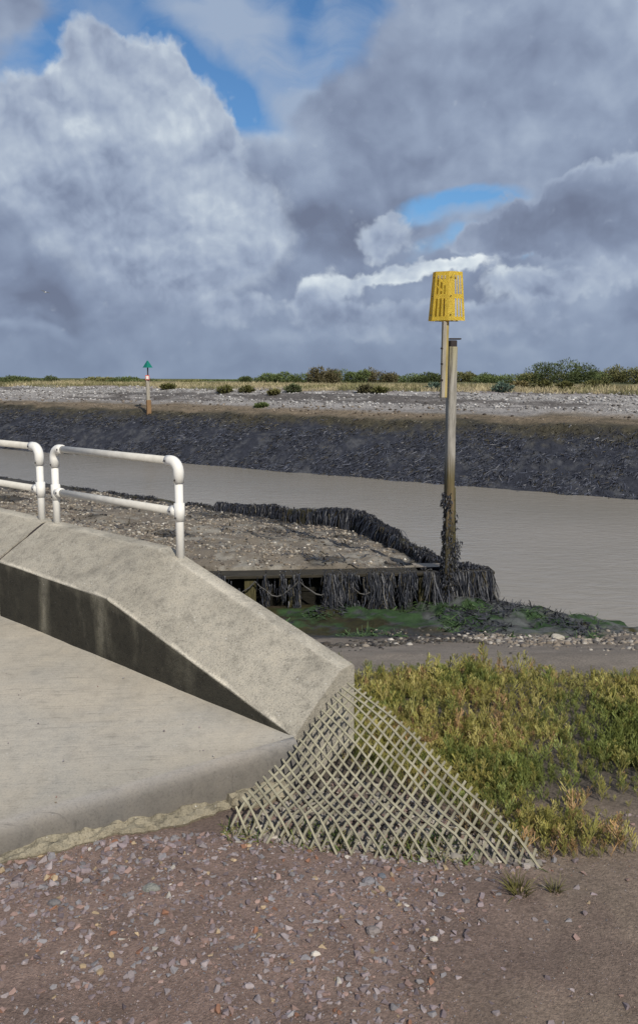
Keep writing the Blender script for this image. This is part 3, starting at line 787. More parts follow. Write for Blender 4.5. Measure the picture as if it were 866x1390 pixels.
# ------------------------------------------------------------------ stones
def stone_cols(n, pal, wts, lo=.75, hi=1.25):
    pal = np.array(pal); i = RNG.choice(len(pal), n, p=np.array(wts)/sum(wts)); return pal[i]*RNG.uniform(lo, hi, n)[:, None]
GP = [(.23, .185, .19), (.27, .23, .23), (.165, .13, .135), (.26, .175, .15), (.225, .21, .215), (.36, .27, .17), (.45, .41, .36), (.24, .12, .075)]
GWT = [5, 4, 4, 4, 4, .7, .35, .6]
n = 60000
x = RNG.uniform(-2.0, 2.0, n); y = 1.2+2.1*RNG.random(n)
kx = k0[0]+kd[0]*((x-k0[0])/kd[0]); kline = k0[1]+kd[1]*((x-k0[0])/kd[0])      # kerb line y at this x
inside = (y > kline-.03) & (x < 0.05)
kerbd = (kline-y)
dens = .10+.22*sst(.3, -.6, x)+.9*sst(.46, .62, fbm(x, y, 1.7, 5, 41))
dens = dens*np.where(x < .45, 1, 1-sst(.3, 1.0, x)*.74)
near_k = np.exp(-np.clip(np.abs(kerbd-.13), 0, 9)**2/.03)*(x < .1)*(x > -1.6)
netd = np.abs((y-2.60)-(-.13)*(x-.2)); dens = np.clip(dens+near_k*.6, 0, 1)
keep = (~inside) & (RNG.random(n) < dens) & (y < 2.75+.1*x)
x, y = x[keep], y[keep]; n = len(x)
s = .0022+.0165*RNG.random(n)**4.6; s *= np.where(near_k[keep] > .3, 1.35, 1)
P = np.stack([x, y, ground_z(x, y)+s*.08], 1)
tag(scatter('gravel', GRAV, P, s, rotmats(n, .5), stone_cols(n, GP, GWT), M['stone']), 'loose purplish grey gravel strewn over brown mud in front of the ramp', 'gravel', None, 'stuff')
n = 62000; x = RNG.uniform(-1.9, 2.2, n); y = 1.2+2.0*RNG.random(n); kl = k0[1]+kd[1]*((x-k0[0])/kd[0])
ok = ((y < kl-.03) | (x > .05)) & (y < 2.75) & (RNG.random(n) < (.25+.75*sst(.4, .6, fbm(x, y, 2.6, 4, 42)))*np.where(x > .5, .85, 1)); x, y = x[ok], y[ok]; n = len(x)
GRIT = [hull_stone(7, .7, RNG) for _ in range(6)]; s = RNG.uniform(.0012, .0034, n)
tag(scatter('grit', GRIT, np.stack([x, y, ground_z(x, y)+s*.2], 1), s, rotmats(n, .6), stone_cols(n, GP+[(.27, .19, .16)], GWT+[6]), M['stone']), 'fine purple brown grit between the larger gravel stones', 'grit', None, 'stuff')
n = 420; u_ = RNG.uniform(0, 2.6, n); v_ = RNG.random(n)**2*1.3; p = k0[None]+kd[None]*u_[:, None]-kn[None]*(.06+v_)[:, None]
ok = ((p-E0[None])@ND < -.02) & (RNG.random(n) < .25+.75*sst(1.2, 2.2, u_+v_)); p = p[ok]; n = len(p); s = .0015+.006*RNG.random(n)**3
tag(scatter('debris', GRAV, np.stack([p[:, 0], p[:, 1], slab_z(p[:, 0], p[:, 1])+.004+s*.3], 1), s, rotmats(n, .5), stone_cols(n, GP, GWT), M['stone']), 'scattered grit and crumbs lying on the ramp surface', 'grit', None, 'stuff')
# pebbles under and along the net
n = 2600; a = RNG.random(n); b_ = RNG.random(n); sw_ = a+b_ > 1; a[sw_] = 1-a[sw_]; b_[sw_] = 1-b_[sw_]
ss_ = np.clip((a+b_)**.5, 0, 1.05); f_ = a/(a+b_)
P2 = A3[None, :2]+(du[None, :2]*(f_*ss_)[:, None])+(dv[None, :2]*((1-f_)*ss_)[:, None])
keep = ((P2-E0[None])@(-WD) > .02); P2 = P2[keep]; n = len(P2)
s = .007+.022*RNG.random(n)**2
P = np.concatenate([P2, (ground_z(P2[:, 0], P2[:, 1])+s*.25)[:, None]], 1)
tag(scatter('rubble', GRAV, P, s, rotmats(n, .7), stone_cols(n, [(.22, .2, .17), (.3, .27, .23), (.16, .14, .12), (.2, .14, .12), (.42, .38, .33)], [4, 3, 3, 2, 1]), M['stone']), 'pale rubble stones lying underneath the lattice', 'rubble', None, 'stuff')
# beach shingle behind the wall
BPAL = [(.21, .175, .135), (.29, .25, .20), (.36, .33, .28), (.12, .10, .085), (.47, .44, .39), (.055, .053, .055)]
n = 90000
yy = 4.2+20*RNG.random(n)**1.1; xx = RNG.uniform(-.52, .2, n)*yy
f = -((xx-PD[0])*FN[0]+(yy-PD[1])*FN[1]); lnd = np.minimum(side_of(xx, yy, PC, PB), side_of(xx, yy, PB, PA)); pp = xx*ND[0]+yy*ND[1]
ok = ((f > .15) | (xx < -1.3-.25*(yy-4))) & (lnd > .25) & (pp > 3.2)
ok &= RNG.random(n) < (.25+.8*sst(.38, .62, fbm(xx, yy, .9, 4, 43)))
xx, yy = xx[ok][:26000], yy[ok][:26000]; n = len(xx)
s = (.008+.030*RNG.random(n)**3.5)*(.6+.035*yy)
wp = sst(.53, .62, fbm(xx, yy, 1.1, 5, 75))
P = np.stack([xx, yy, ground_z(xx, yy)+s*.25], 1)
tag(scatter('beach_shingle', PEBL, P, s, rotmats(n, .4), stone_cols(n, BPAL, [5, 4, 2.2, 3, .7, 1.2])*(1-.7*wp)[:, None], M['stone'], True), 'brown and grey shingle of the beach behind the sea wall', 'shingle', None, 'stuff')
# weed patches on the beach
n = 9000; yy = 6+16*RNG.random(n); xx = RNG.uniform(-.5, .2, n)*yy
f = -((xx-PD[0])*FN[0]+(yy-PD[1])*FN[1]); lnd = np.minimum(side_of(xx, yy, PC, PB), side_of(xx, yy, PB, PA)); pp = xx*ND[0]+yy*ND[1]
cl = fbm(xx, yy, 1.1, 5, 75)
ok = (f > .1) & (lnd > 0) & ((cl > .535) | ((pp > 13) & (cl > .45))); xx, yy = xx[ok], yy[ok]; n = len(xx)
P = np.stack([xx, yy, ground_z(xx, yy)+.01], 1); D = RNG.normal(size=(n, 3)); D[:, 2] = .15
tag(ribbons('stranded_seaweed', P, RNG.uniform(.06, .2, n), RNG.uniform(.015, .05, n), D, weedcol(n, .7, 2., (.03, .03, .033)), M['weed'], 3, .3, .12, np.tile(np.array([0, 0, 1.]), (n, 1))), 'dark strands of weed stranded in patches on the beach shingle', 'seaweed', None, 'stuff')
# strip of shingle and dark weed above the green mud, right side
n = 11000
yy = 4.9+5.3*RNG.random(n)**.6; xx = RNG.uniform(-.05, .5, n)*yy
cl = fbm(xx, yy, 1.0, 4, 44)
ok = RNG.random(n) < np.clip(sst(.35, .6, cl)*(.10+.9*sst(6.2, 7.4, yy))*sst(10.2, 9.4, yy), 0, 1)*np.where(xx > 1.5, 1., .55)
xx, yy = xx[ok], yy[ok]; n = len(xx); s = .010+.036*RNG.random(n)**3.5
P = np.stack([xx, yy, ground_z(xx, yy)+s*.1], 1)
cc = stone_cols(n, [(.27, .235, .195), (.35, .32, .28), (.2, .165, .13), (.48, .44, .39), (.10, .09, .085)], [4, 2.6, 5, .6, 3])
dk = (xx < 1.6) & (RNG.random(n) < .75); cc[dk] *= .25
tag(scatter('shore_shingle', PEBL, P, s, rotmats(n, .4), cc, M['stone'], True), 'pale shingle bank between the green plants and the algae mud', 'shingle', None, 'stuff')
n = 16000
yy = RNG.uniform(9.0, 13.3, n); xx = RNG.uniform(-.12, .36, n)*yy; cl = fbm(xx, yy, 1.5, 4, 48)
f = -((xx-PD[0])*FN[0]+(yy-PD[1])*FN[1]); zz = ground_z(xx, yy)
ok = (f < -.05) & (cl > .52) & (zz > -2.45); xx, yy, zz, cl = xx[ok], yy[ok], zz[ok], cl[ok]; n = len(xx)
P = np.stack([xx, yy, zz+.005], 1); D = RNG.normal(size=(n, 3)); D[:, 1] -= .6; D[:, 2] = .12
cc = np.array([.05, .085, .03])[None]*RNG.uniform(.45, 1.6, n)[:, None]; k_ = RNG.random(n) < sst(.6, .5, fbm(xx, yy, .8, 3, 49)); cc[k_] = np.array([.035, .036, .042])*RNG.uniform(.5, 1.8, k_.sum())[:, None]
tag(ribbons('green_algae', P, RNG.uniform(.05, .16, n), RNG.uniform(.01, .035, n), D, cc, M['plant'], 3, .3, .1, np.tile(np.array([0, 0, 1.]), (n, 1))+RNG.normal(size=(n, 3))*.3), 'dark green algae and weed matted on the mud below the timber front', 'algae', None, 'stuff')
# far shingle
n = 24000; tt = RNG.uniform(-12, 42, n); q = 4.2+6*RNG.random(n)
st_ = .6*fbm(tt*.10, q*2.6, 1.0, 5, 94)+.4*fbm(tt*.6, q*2.5, 1.0, 4, 95)
ok = RNG.random(n) < np.where(q < 5.7, .3, 1)*np.where(q > 8.6, .35, 1)*(1-.85*sst(.5, .58, st_)); tt, q = tt[ok], q[ok]; n = len(tt)
X, Y = bank_xy(tt, q); s = .022+.075*RNG.random(n)**4
P = np.stack([X, Y, bank_z(tt, q)+s*.2], 1)
cc = stone_cols(n, [(.32, .31, .30), (.42, .41, .40), (.22, .205, .195), (.10, .09, .085), (.56, .54, .52)], [4, 2.6, 3, 2, .8])
lo = q < 5.7; cc[lo] = cc[lo]*np.array([.55, .47, .38])
tag(scatter('bank_shingle', PEBL, P, s, rotmats(n, .4), cc, M['stone'], True), 'pale grey shingle covering the upper slope of the far bank', 'shingle', None, 'stuff')
# weed cover on the far bank
n = 60000; tt = RNG.uniform(-8, 40, n); q = -.15+3.9*RNG.random(n)
ok = RNG.random(n) < sst(.3, .55, fbm(tt*.6, q, 1.3, 4, 45))*np.where(q > 3, .5, 1); tt, q = tt[ok], q[ok]; n = len(tt)
X, Y = bank_xy(tt, q); P = np.stack([X, Y, bank_z(tt, q)+.01], 1)
dn = np.array([-QD[0]*.85, -QD[1]*.85, -.5]); D = dn[None]+RNG.normal(size=(n, 3))*.35+np.array([TD[0], TD[1], 0])[None]*.2
nr = np.tile(np.array([-QD[0]*.5, -QD[1]*.5, .85]), (n, 1))+RNG.normal(size=(n, 3))*.45
cc = weedcol(n, .5, 2.6, (.034, .037, .050)); up = q+RNG.normal(size=n)*.4 > 3.0; cc[up] = np.array([.06, .052, .03])*RNG.uniform(.5, 1.5, up.sum())[:, None]
tag(ribbons('bank_seaweed', P, RNG.uniform(.10, .30, n), RNG.uniform(.02, .05, n), D, cc, M['weed'], 3, .25, .05, nr), 'blue black weed covering the lower slope of the far bank', 'seaweed', None, 'stuff')
# dry grass along the far bank top
n = 48000; tt = RNG.uniform(-14, 48, n); q = 9.0+9*RNG.random(n)**1.3
ok = RNG.random(n) < sst(.36, .56, fbm(tt*.25, q*.5, 1, 4, 46)+.16*sst(9.5, 12.5, q)); tt, q = tt[ok], q[ok]; n = len(tt)
X, Y = bank_xy(tt, q); P = np.stack([X, Y, bank_z(tt, q)-.02], 1); D = RNG.normal(size=(n, 3))*.35; D[:, 2] = 1
gn = fbm(tt*.4, q*.4, 1, 3, 47)
cc = np.where((gn > .53)[:, None], np.array([.20, .19, .09]), np.array([.42, .36, .22]))*RNG.uniform(.65, 1.3, n)[:, None]*(.7+.6*fbm(tt*1.5, q*1.5, 1, 3, 51))[:, None]
tag(ribbons('dry_grass', P, RNG.uniform(.08, .30, n)*(.45+1.1*fbm(tt*.6, q*.6, 1, 3, 52)), RNG.uniform(.025, .05, n), D, cc, M['leaf'], 2, .2, .1, None, .15), 'straw coloured dry grass along the top of the far bank', 'grass', None, 'stuff')

# individual rocks
def rock(x, y, Y, r, colr, label, grp=None, flat=.7, pebble=True):
    p = pY(x, y, Y); rng = np.random.default_rng(int(x*7+y)); V, Fk = ico_stone(3, flat, rng, .3)
    V = V*r; V += (fbm(V[:, 0]/r*2+x, V[:, 1]/r*2+V[:, 2]/r, 1.2, 3, 5)-.5)[:, None]*V*.35
    V[:, 2] = np.maximum(V[:, 2], -r*.35)
    z = float(ground_z(p[0], p[1]))
    o = np_mesh('rock', V, Fk, M['stone'], None, np.ones((len(V), 3))*np.array(colr), False); o.location = (p[0], p[1], z+r*.22)
    return tag(o, label, 'rock', grp)
def on_ground(x, y, lo=1.5, hi=25):
    best = None
    for Y in np.arange(lo, hi, .02):
        p = pY(x, y, Y); e = p[2]-float(ground_z(p[0], p[1]))
        if e <= 0: return Y
    return Y
for (x, y, r_px, colr, lab) in [
    (759, 868, 9, (.40, .37, .31), 'big pale round rock on the shingle edge beside the green mud'),
    (728, 871, 5, (.33, .3, .26), 'small grey rock just left of the big pale rock'),
    (789, 925, 5, (.10, .095, .085), 'dark weedy stone on the mud right of the plants'),
    (500, 1200, 9, (.20, .19, .20), 'grey flat stone on the mud below the lattice'),
    (518, 1193, 6, (.12, .13, .15), 'bluish shell-like stone beside the grey flat stone'),
    (507, 1268, 10, (.21, .18, .17), 'largest purple grey stone low in the gravel'),
    (205, 1213, 11, (.20, .2, .18), 'broad grey green stone in the thick of the gravel'),
    (75, 1230, 9, (.15, .14, .14), 'dark grey stone in the gravel near the left edge'),
    (590, 1282, 6, (.5, .47, .42), 'whitish pebble at the bottom of the mud')]:
    Y = on_ground(x, y); rock(x, y, Y, r_px/F*Y*1.06, colr, lab, None, .55)

# ------------------------------------------------------------------ plants
def sprig(rng, nb, h, lean):
    """upright branched fleshy herb: thin three-sided stems, triangles"""
    V, Fk, S = [], [], []
    def stick(p, q, r0, r1, c0, c1):
        d = q-p; d = d/np.linalg.norm(d); a = np.cross(d, [.3, .5, .8]); a /= np.linalg.norm(a); b = np.cross(d, a); o = len(V)
        for (c, r, cc) in ((p, r0, c0), (q, r1, c1)):
            for k in range(3):
                t = k*2*math.pi/3; V.append(c+(a*math.cos(t)+b*math.sin(t))*r); S.append(cc)
        for k in range(3):
            k2 = (k+1) % 3; Fk.append((o+k, o+k2, o+3+k2)); Fk.append((o+k, o+3+k2, o+3+k))
    top = np.array([lean*rng.normal(), lean*rng.normal(), 1.])*h
    mid = top*.5+rng.normal(size=3)*.04*h
    dk = np.array([.55, .5, .42]); gr = np.array([1., 1., 1.]); tip = np.array([1.16, 1.08, .8])
    stick(np.zeros(3), mid, .014*h, .013*h, dk, gr); stick(mid, top, .013*h, .010*h, gr, tip)
    for i in range(nb):
        f = .15+.8*i/nb; p = top*f if f > .5 else mid*f*2
        t = rng.uniform(0, 2*math.pi); L = h*(.48*(1-f)+.16)*rng.uniform(.7, 1.2)
        q = p+np.array([math.cos(t)*.55, math.sin(t)*.55, rng.uniform(.7, 1.)])*L*.8
        stick(p, q, .0125*h, .012*h, gr*.85, tip if rng.random() < .5 else gr*1.1)
        for j in range(2):
            p2 = p+(q-p)*(.3+.35*j); t2 = t+rng.uniform(-1.5, 1.5)
            q2 = p2+np.array([math.cos(t2)*.4, math.sin(t2)*.4, .85])*L*.42
            stick(p2, q2, .012*h, .010*h, gr*.95, tip if rng.random() < .5 else gr*1.15)
    return np.array(V), np.array(Fk), np.array(S)
SPR = [sprig(np.random.default_rng(200+i), random.randint(10, 14), 1.0, .2) for i in range(14)]
def plant_cols(x, y, n):
    g = fbm(x, y, 2.2, 3, 111)+RNG.normal(size=n)*.09
    pal = np.array([(.145, .175, .05), (.25, .24, .075), (.32, .285, .105), (.32, .21, .11)])
    i = np.clip(((g-.28)*9).astype(int), 0, 3); i = np.where((i == 3) & (RNG.random(n) < .7), 1, i)
    return pal[i]*RNG.uniform(.7, 1.3, n)[:, None]
n = 125000
yy = RNG.uniform(2.55, 5.55, n); xx = RNG.uniform(-.05, 3.2, n)
m_ = fbm(xx, yy, 1.7, 4, 112); m2_ = fbm(xx, yy, .8, 2, 118)
# outline of the patch: beyond the net's plant-side edge, up to the mud strip
e1 = (xx-A3[0])*dv[1]-(yy-A3[1])*dv[0]                       # >0 right of the net edge?
sg = np.sign((2-A3[0])*dv[1]-(4-A3[1])*dv[0]); e1 = e1*sg/np.linalg.norm(dv[:2])
d1 = sst(.0, .25, e1+(m_-.5)*.3)
far = sst(4.95, 4.5, yy+(m_-.5)*.8+.25*np.maximum(xx-1.2, 0))
nearb = sst(2.5, 3.3, yy+(m_-.5)*1.1+.05*xx)*.85+.15*sst(2.5, 2.7, yy+(m_-.5))
dens = d1*far*nearb*np.clip(.16+1.0*sst(.40, .52, m_)+.25*sst(1.5, 2.2, xx), 0, 1)
ok = (RNG.random(n) < dens*.55); xx, yy = xx[ok], yy[ok]; n = len(xx)
h = .046*RNG.lognormal(0, .36, n)*(.75+.55*fbm(xx, yy, 1.3, 3, 113))*np.where(yy > 4, 1.12, 1)
P = np.stack([xx, yy, ground_z(xx, yy)-.005], 1)
S = np.stack([h*1.1, h*1.1, h], 1)
glass = scatter('glasswort', SPR, P, S, rotmats(n, .3), plant_cols(xx, yy, n), M['plant'])
tag(glass, 'dense patch of olive, yellow and reddish glasswort growing on grey mud', 'ground cover', None, 'stuff')

def low_edge(n):
    t = RNG.random(n); p = B3[None, :2]+(C3-B3)[None, :2]*t[:, None]+RNG.normal(size=(n, 2))*np.array([.02, .035]); p[:, 1] += .03
    return t, np.concatenate([p, ground_z(p[:, 0], p[:, 1])[:, None]], 1)
t, P = low_edge(1500); ok = RNG.random(1500) < sst(.42, .6, fbm(t*9, t*0, 1, 3, 53)); P = P[ok]; n = len(P); D = RNG.normal(size=(n, 3))*.7; D[:, 2] = .8
pal = np.array([(.09, .14, .03), (.16, .17, .05), (.22, .18, .10)])[RNG.integers(0, 3, n)]*RNG.uniform(.6, 1.3, n)[:, None]
tag(ribbons('edge_weeds', P, RNG.uniform(.015, .06, n), RNG.uniform(.003, .007, n), D, pal, M['plant'], 3, .25, .15, None, .3), 'short green weeds sprouting along the buried lower edge of the lattice', 'weeds', None, 'stuff')
t, P = low_edge(700); s = .005+.017*RNG.random(700)**2.5; P[:, 2] += s*.2
tag(scatter('edge_rubble', GRAV, P, s, rotmats(700, .6), stone_cols(700, [(.26, .23, .21), (.2, .17, .17), (.34, .31, .27), (.15, .13, .12)], [3, 3, 1.5, 2]), M['stone']), 'grey rubble heaped along the lower edge of the lattice', 'rubble', None, 'stuff')
def tuft(x, y, hpx, wpx, label, kind='grass', colr=(.09, .13, .03), nb=60, grp=None, name='grass_tuft'):
    Y = on_ground(x, y); p = pY(x, y, Y); h = hpx/F*Y; w_ = wpx/F*Y*.5
    rng = RNG; nb_ = int(nb*1.8)
    a = rng.uniform(0, 2*math.pi, nb_); r = w_*.45*np.sqrt(rng.random(nb_))
    P = np.stack([np.cos(a)*r, np.sin(a)*r, np.zeros(nb_)-.004], 1)
    D = np.stack([np.cos(a)*(.25+r/w_), np.sin(a)*(.25+r/w_), rng.uniform(.7, 1.3, nb_)], 1)
    cc = np.array(colr)[None]*rng.uniform(.6, 1.4, nb_)[:, None]
    o = ribbons(name, P, h*rng.uniform(.6, 1.15, nb_), np.full(nb_, max(.0035, h*.055)), D, cc, M['plant'], 4, .12, .14, None, .15)
    o.location = (p[0], p[1], float(ground_z(p[0], p[1]))); return tag(o, label, 'grass' if kind == 'grass' else 'plant', grp)
tuft(465, 1150, 26, 34, 'bright green grass tuft at the gravel edge below the middle of the lattice')
tuft(437, 1132, 16, 40, 'low green grass tuft just left of the bright tuft under the lattice', nb=45)
tuft(602, 1146, 28, 46, 'green leafy weed poking through the right half of the lattice', colr=(.07, .12, .03))
tuft(572, 1158, 22, 60, 'yellowish green weed lying on the mud at the lattice edge', colr=(.14, .14, .03))
tuft(545, 1150, 14, 26, 'small red tinged weed at the lower edge of the lattice', colr=(.16, .10, .04), nb=35)
tuft(640, 908, 16, 34, 'bright green tuft standing alone beyond the plant patch', colr=(.10, .16, .03))
tuft(845, 926, 18, 40, 'bright green tuft on the mud near the right edge', colr=(.08, .13, .04))
tuft(703, 1212, 34, 60, 'straggly olive weed on bare mud below the plant patch', colr=(.13, .12, .035), nb=40)
tuft(752, 1212, 26, 24, 'narrow olive weed right of the straggly weed on the mud', colr=(.12, .11, .04), nb=26)
tuft(640, 1130, 48, 60, 'dry brown stalky weed growing through the right end of the lattice', colr=(.19, .14, .08), nb=50)

# shrubs and shingle plants on the far bank
def shrub(px, Y, wpx, ytop, colr, label, grp, name='shrub', nl=3800, leaf=.115, base=None, cat='shrub'):
    c = pY(px, 519, Y); zg = .70 if base is None else base; H = pY(px, ytop, Y)[2]-zg; w_ = wpx/F*Y*.5
    rng = np.random.default_rng(int(abs(px)*13+Y*7)); k = 11 if base is None else 2; cc_ = np.stack([rng.uniform(-.75, .75, k)*w_, rng.uniform(-.5, .5, k)*w_*.8, rng.uniform(.25, .62, k)*H], 1)
    cc_[0] = (0, 0, H*.55); rad = np.stack([rng.uniform(.18, .38, k)*w_, rng.uniform(.2, .4, k)*w_, rng.uniform(.2, .40, k)*H], 1); rad[0] = (w_*.6, w_*.5, H*.32); cc_[0, 2] = H*.4
    if base is not None: cc_[:, :2] *= .35; rad[:, :2] *= 1.6; rad[:, 2] *= 1.3; cc_[:, 2] = H*.4; nl = 520; leaf = .12; i = 0
    i = rng.integers(0, k, nl); v = rng.normal(size=(nl, 3)); v /= np.linalg.norm(v, axis=1)[:, None]; v *= rng.uniform(.45, 1.08, nl)[:, None]**.6
    P = cc_[i]+v*rad[i]; P[:, 2] = np.clip(P[:, 2], 0.02, None)
    P[:, 2] *= H*.97/np.percentile(P[:, 2], 98.5); P[:, 0] *= w_*.95/np.percentile(np.abs(P[:, 0]), 97)
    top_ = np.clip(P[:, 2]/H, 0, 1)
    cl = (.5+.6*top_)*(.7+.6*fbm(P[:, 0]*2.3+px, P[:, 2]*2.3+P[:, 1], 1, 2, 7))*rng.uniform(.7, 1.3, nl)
    D = v+rng.normal(size=(nl, 3))*.6; D[:, 2] += .3
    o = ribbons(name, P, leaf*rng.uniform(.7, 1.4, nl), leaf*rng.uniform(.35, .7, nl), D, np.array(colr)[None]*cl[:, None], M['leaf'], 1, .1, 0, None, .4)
    if base is None:
        dx, dy = c[0]-W0[0], Y-W0[1]; zg = float(bank_z(np.array(dx*TD[0]+dy*TD[1]), np.array(dx*QD[0]+dy*QD[1])))-.22
    o.location = (c[0], Y, zg); return tag(o, label, cat, grp)
DG, MG, OG, BR = (.065, .085, .03), (.09, .12, .04), (.14, .14, .055), (.115, .10, .05)
SH = [(40, 66, 62, 507, DG, 'dark green shrub on the skyline at the far left edge'), (-30, 68, 90, 508, DG, 'shrub mostly outside the left edge'),
      (128, 74, 60, 509, OG, 'olive shrub on the skyline left of the green beacon'), (170, 72, 60, 508, MG, 'green shrub just left of the green beacon'),
      (242, 76, 60, 512, OG, 'low olive shrub just right of the green beacon'), (305, 78, 60, 512, MG, 'low green shrub on the skyline, second right of the green beacon'),
      (352, 70, 50, 507, DG, 'dark low shrub left of the middle clump on the skyline'), (392, 66, 62, 502, MG, 'mid green shrub at the left of the middle clump'),
      (440, 62, 38, 495, BR, 'brown topped shrub, tallest of the middle clump'), (470, 64, 60, 499, MG, 'green shrub right of the brown topped shrub'),
      (512, 66, 48, 499, BR, 'brownish twiggy shrub at the right of the middle clump'), (550, 68, 60, 504, MG, 'low green shrub left of the yellow beacon pole'),
      (588, 66, 50, 503, DG, 'dark green shrub touching the left side of the yellow beacon pole'), (628, 68, 40, 502, OG, 'olive shrub touching the right side of the yellow beacon pole'),
      (655, 68, 46, 505, DG, 'dark low shrub second right of the yellow beacon pole'), (690, 64, 74, 504, MG, 'green spreading shrub left of the tallest round shrub'),
      (728, 63, 64, 501, OG, 'olive shrub against the left of the tallest round shrub'), (764, 60, 74, 488, DG, 'tallest round dark green shrub right of the beacon'),
      (796, 62, 70, 499, MG, 'green shrub trailing off the right of the tallest round shrub'), (832, 66, 50, 500, BR, 'brown shrub near the right edge of the skyline'),
      (856, 60, 56, 494, OG, 'olive shrub at the right edge of the skyline'), (910, 62, 90, 490, MG, 'shrub just outside the right edge'),
      (90, 80, 60, 515, OG, 'very low shrub between the leftmost dark shrub and the olive one'), (210, 80, 50, 514, DG, 'low dark shrub behind the green beacon')]
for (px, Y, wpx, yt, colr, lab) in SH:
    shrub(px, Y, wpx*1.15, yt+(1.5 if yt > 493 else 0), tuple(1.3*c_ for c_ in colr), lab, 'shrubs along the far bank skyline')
def on_bank(x, y):
    r = ray(x, y)
    for k in np.arange(20, 90, .1):
        p = r*k; dx = p[0]-W0[0]; dy = p[1]-W0[1]; t = dx*TD[0]+dy*TD[1]; q = dx*QD[0]+dy*QD[1]
        if q > 0 and EYE+p[2] <= float(bank_z(np.array(t), np.array(q))): return p[0], p[1], EYE+p[2]
    p = r*60; return p[0], p[1], .85
KALE, OLV = (.10, .15, .115), (.11, .11, .035)
for (x, y, wpx, hpx, colr, lab) in [
    (591, 530, 22, 9, KALE, 'blue green sea kale clump just left of the beacon pole'), (682, 532, 26, 11, KALE, 'blue green sea kale clump right of the beacon pole'),
    (733, 528, 30, 11, OLV, 'olive mound on the shingle under the tallest shrub'), (705, 528, 22, 9, (.17, .14, .06), 'straw green mound between sea kale and olive mound'),
    (766, 528, 22, 8, OLV, 'small olive mound right of the bigger olive mound'), (808, 528, 36, 10, OLV, 'wide olive mound on the shingle near the right edge'),
    (497, 533, 22, 9, (.11, .10, .05), 'brown green mound right of the middle of the far shingle'), (516, 534, 18, 7, OLV, 'low olive mound right of the brown green mound'),
    (305, 533, 18, 8, OLV, 'olive mound on the shingle below the straw grass, left of centre'), (335, 533, 18, 8, OLV, 'olive mound just right of the left-centre one'),
    (398, 533, 20, 10, (.10, .12, .05), 'green mound in the centre of the far shingle'), (372, 536, 14, 6, (.15, .14, .05), 'tiny yellowish mound left of the central green mound'),
    (355, 553, 16, 4, (.09, .12, .04), 'flat green weed low on the far shingle'), (228, 528, 18, 6, OLV, 'olive mound right of the green beacon post')]:
    q = on_bank(x, y); d_ = q[1]; shrub(x, d_, wpx, y-hpx, colr, lab, 'low plants on the far shingle', 'shingle_plant', 420, .10, q[2]-.03, 'plant')

# ------------------------------------------------------------------ gull
g0 = pY(62, 397, 95.)
bm = bmesh.new()
body = [(-.24, 0, 0), (-.14, 0, .01), (0, 0, .02), (.12, 0, .03), (.2, 0, .04), (.27, 0, .035)]
tube_bm(bm, body, [.015, .06, .075, .055, .035, .01], 8)
for sd in (-1, 1):
    pts = [(.09, 0), (.12, .22), (.05, .55), (-.02, .56), (-.05, .2), (-.08, 0)]
    zt = [.04, .13, .10, .10, .13, .04]
    v = [bm.verts.new((p[0], p[1]*sd+.03*sd, z_)) for p, z_ in zip(pts, zt)]; bm.faces.new(v)
gu = bm_obj('gull', bm, M['feather']); gu.location = g0; gu.rotation_euler = (.25, .1, 2.4)
tag(gu, 'tiny white gull flying in the clouds at left', 'bird')

# ------------------------------------------------------------------ camera
cd = bpy.data.cameras.new('camera'); cam = bpy.data.objects.new('camera', cd); C.objects.link(cam)
cam.location = (0, 0, EYE); cam.rotation_euler = (math.pi/2-PIT, 0, 0)
cd.sensor_fit = 'VERTICAL'; cd.sensor_height = 36; cd.lens = 36*F/1390; cd.shift_y = -45/1390; cd.clip_end = 9000; cd.clip_start = .05
scene.camera = cam

# ------------------------------------------------------------------ light
SUN_AZ = np.array([.42, -.91]); EL = math.radians(40)
sv = Vector((SUN_AZ[0]*math.cos(EL), SUN_AZ[1]*math.cos(EL), math.sin(EL))).normalized()
sd = bpy.data.lights.new('sun', 'SUN'); sd.energy = 4.0; sd.angle = math.radians(.55); sd.color = (1, .94, .83)
so = bpy.data.objects.new('sun', sd); C.objects.link(so); so.rotation_euler = sv.to_track_quat('Z', 'Y').to_euler(); so.location = (5, -8, 12)

# ------------------------------------------------------------------ sky with clouds
W = bpy.data.worlds.new('World'); scene.world = W; W.use_nodes = True; nt = W.node_tree
for n_ in list(nt.nodes): nt.nodes.remove(n_)
out = N(nt, 'ShaderNodeOutputWorld'); bg = N(nt, 'ShaderNodeBackground'); nt.links.new(bg.outputs[0], out.inputs[0])
sky = N(nt, 'ShaderNodeTexSky'); sky.sky_type = 'NISHITA'; sky.sun_disc = False; sky.sun_elevation = EL
sky.sun_rotation = math.atan2(sv.x, sv.y); sky.air_density = 1.0; sky.dust_density = .6; sky.ozone_density = 1.6
tc = N(nt, 'ShaderNodeTexCoord'); sp = N(nt, 'ShaderNodeSeparateXYZ'); nt.links.new(tc.outputs['Generated'], sp.inputs[0])
def math_(op, a, b=None, c=None, clamp=False):
    m = N(nt, 'ShaderNodeMath', operation=op); m.use_clamp = clamp
    for i, s in enumerate((a, b, c)):
        if s is None: continue
        if hasattr(s, 'is_linked'): nt.links.new(s, m.inputs[i])
        else: m.inputs[i].default_value = s
    return m.outputs[0]
az = math_('ARCTAN2', sp.outputs[0], sp.outputs[1]); el = math_('ARCSINE', sp.outputs[2])
cb = N(nt, 'ShaderNodeCombineXYZ'); nt.links.new(az, cb.inputs[0]); nt.links.new(el, cb.inputs[1]); P0 = cb.outputs[0]
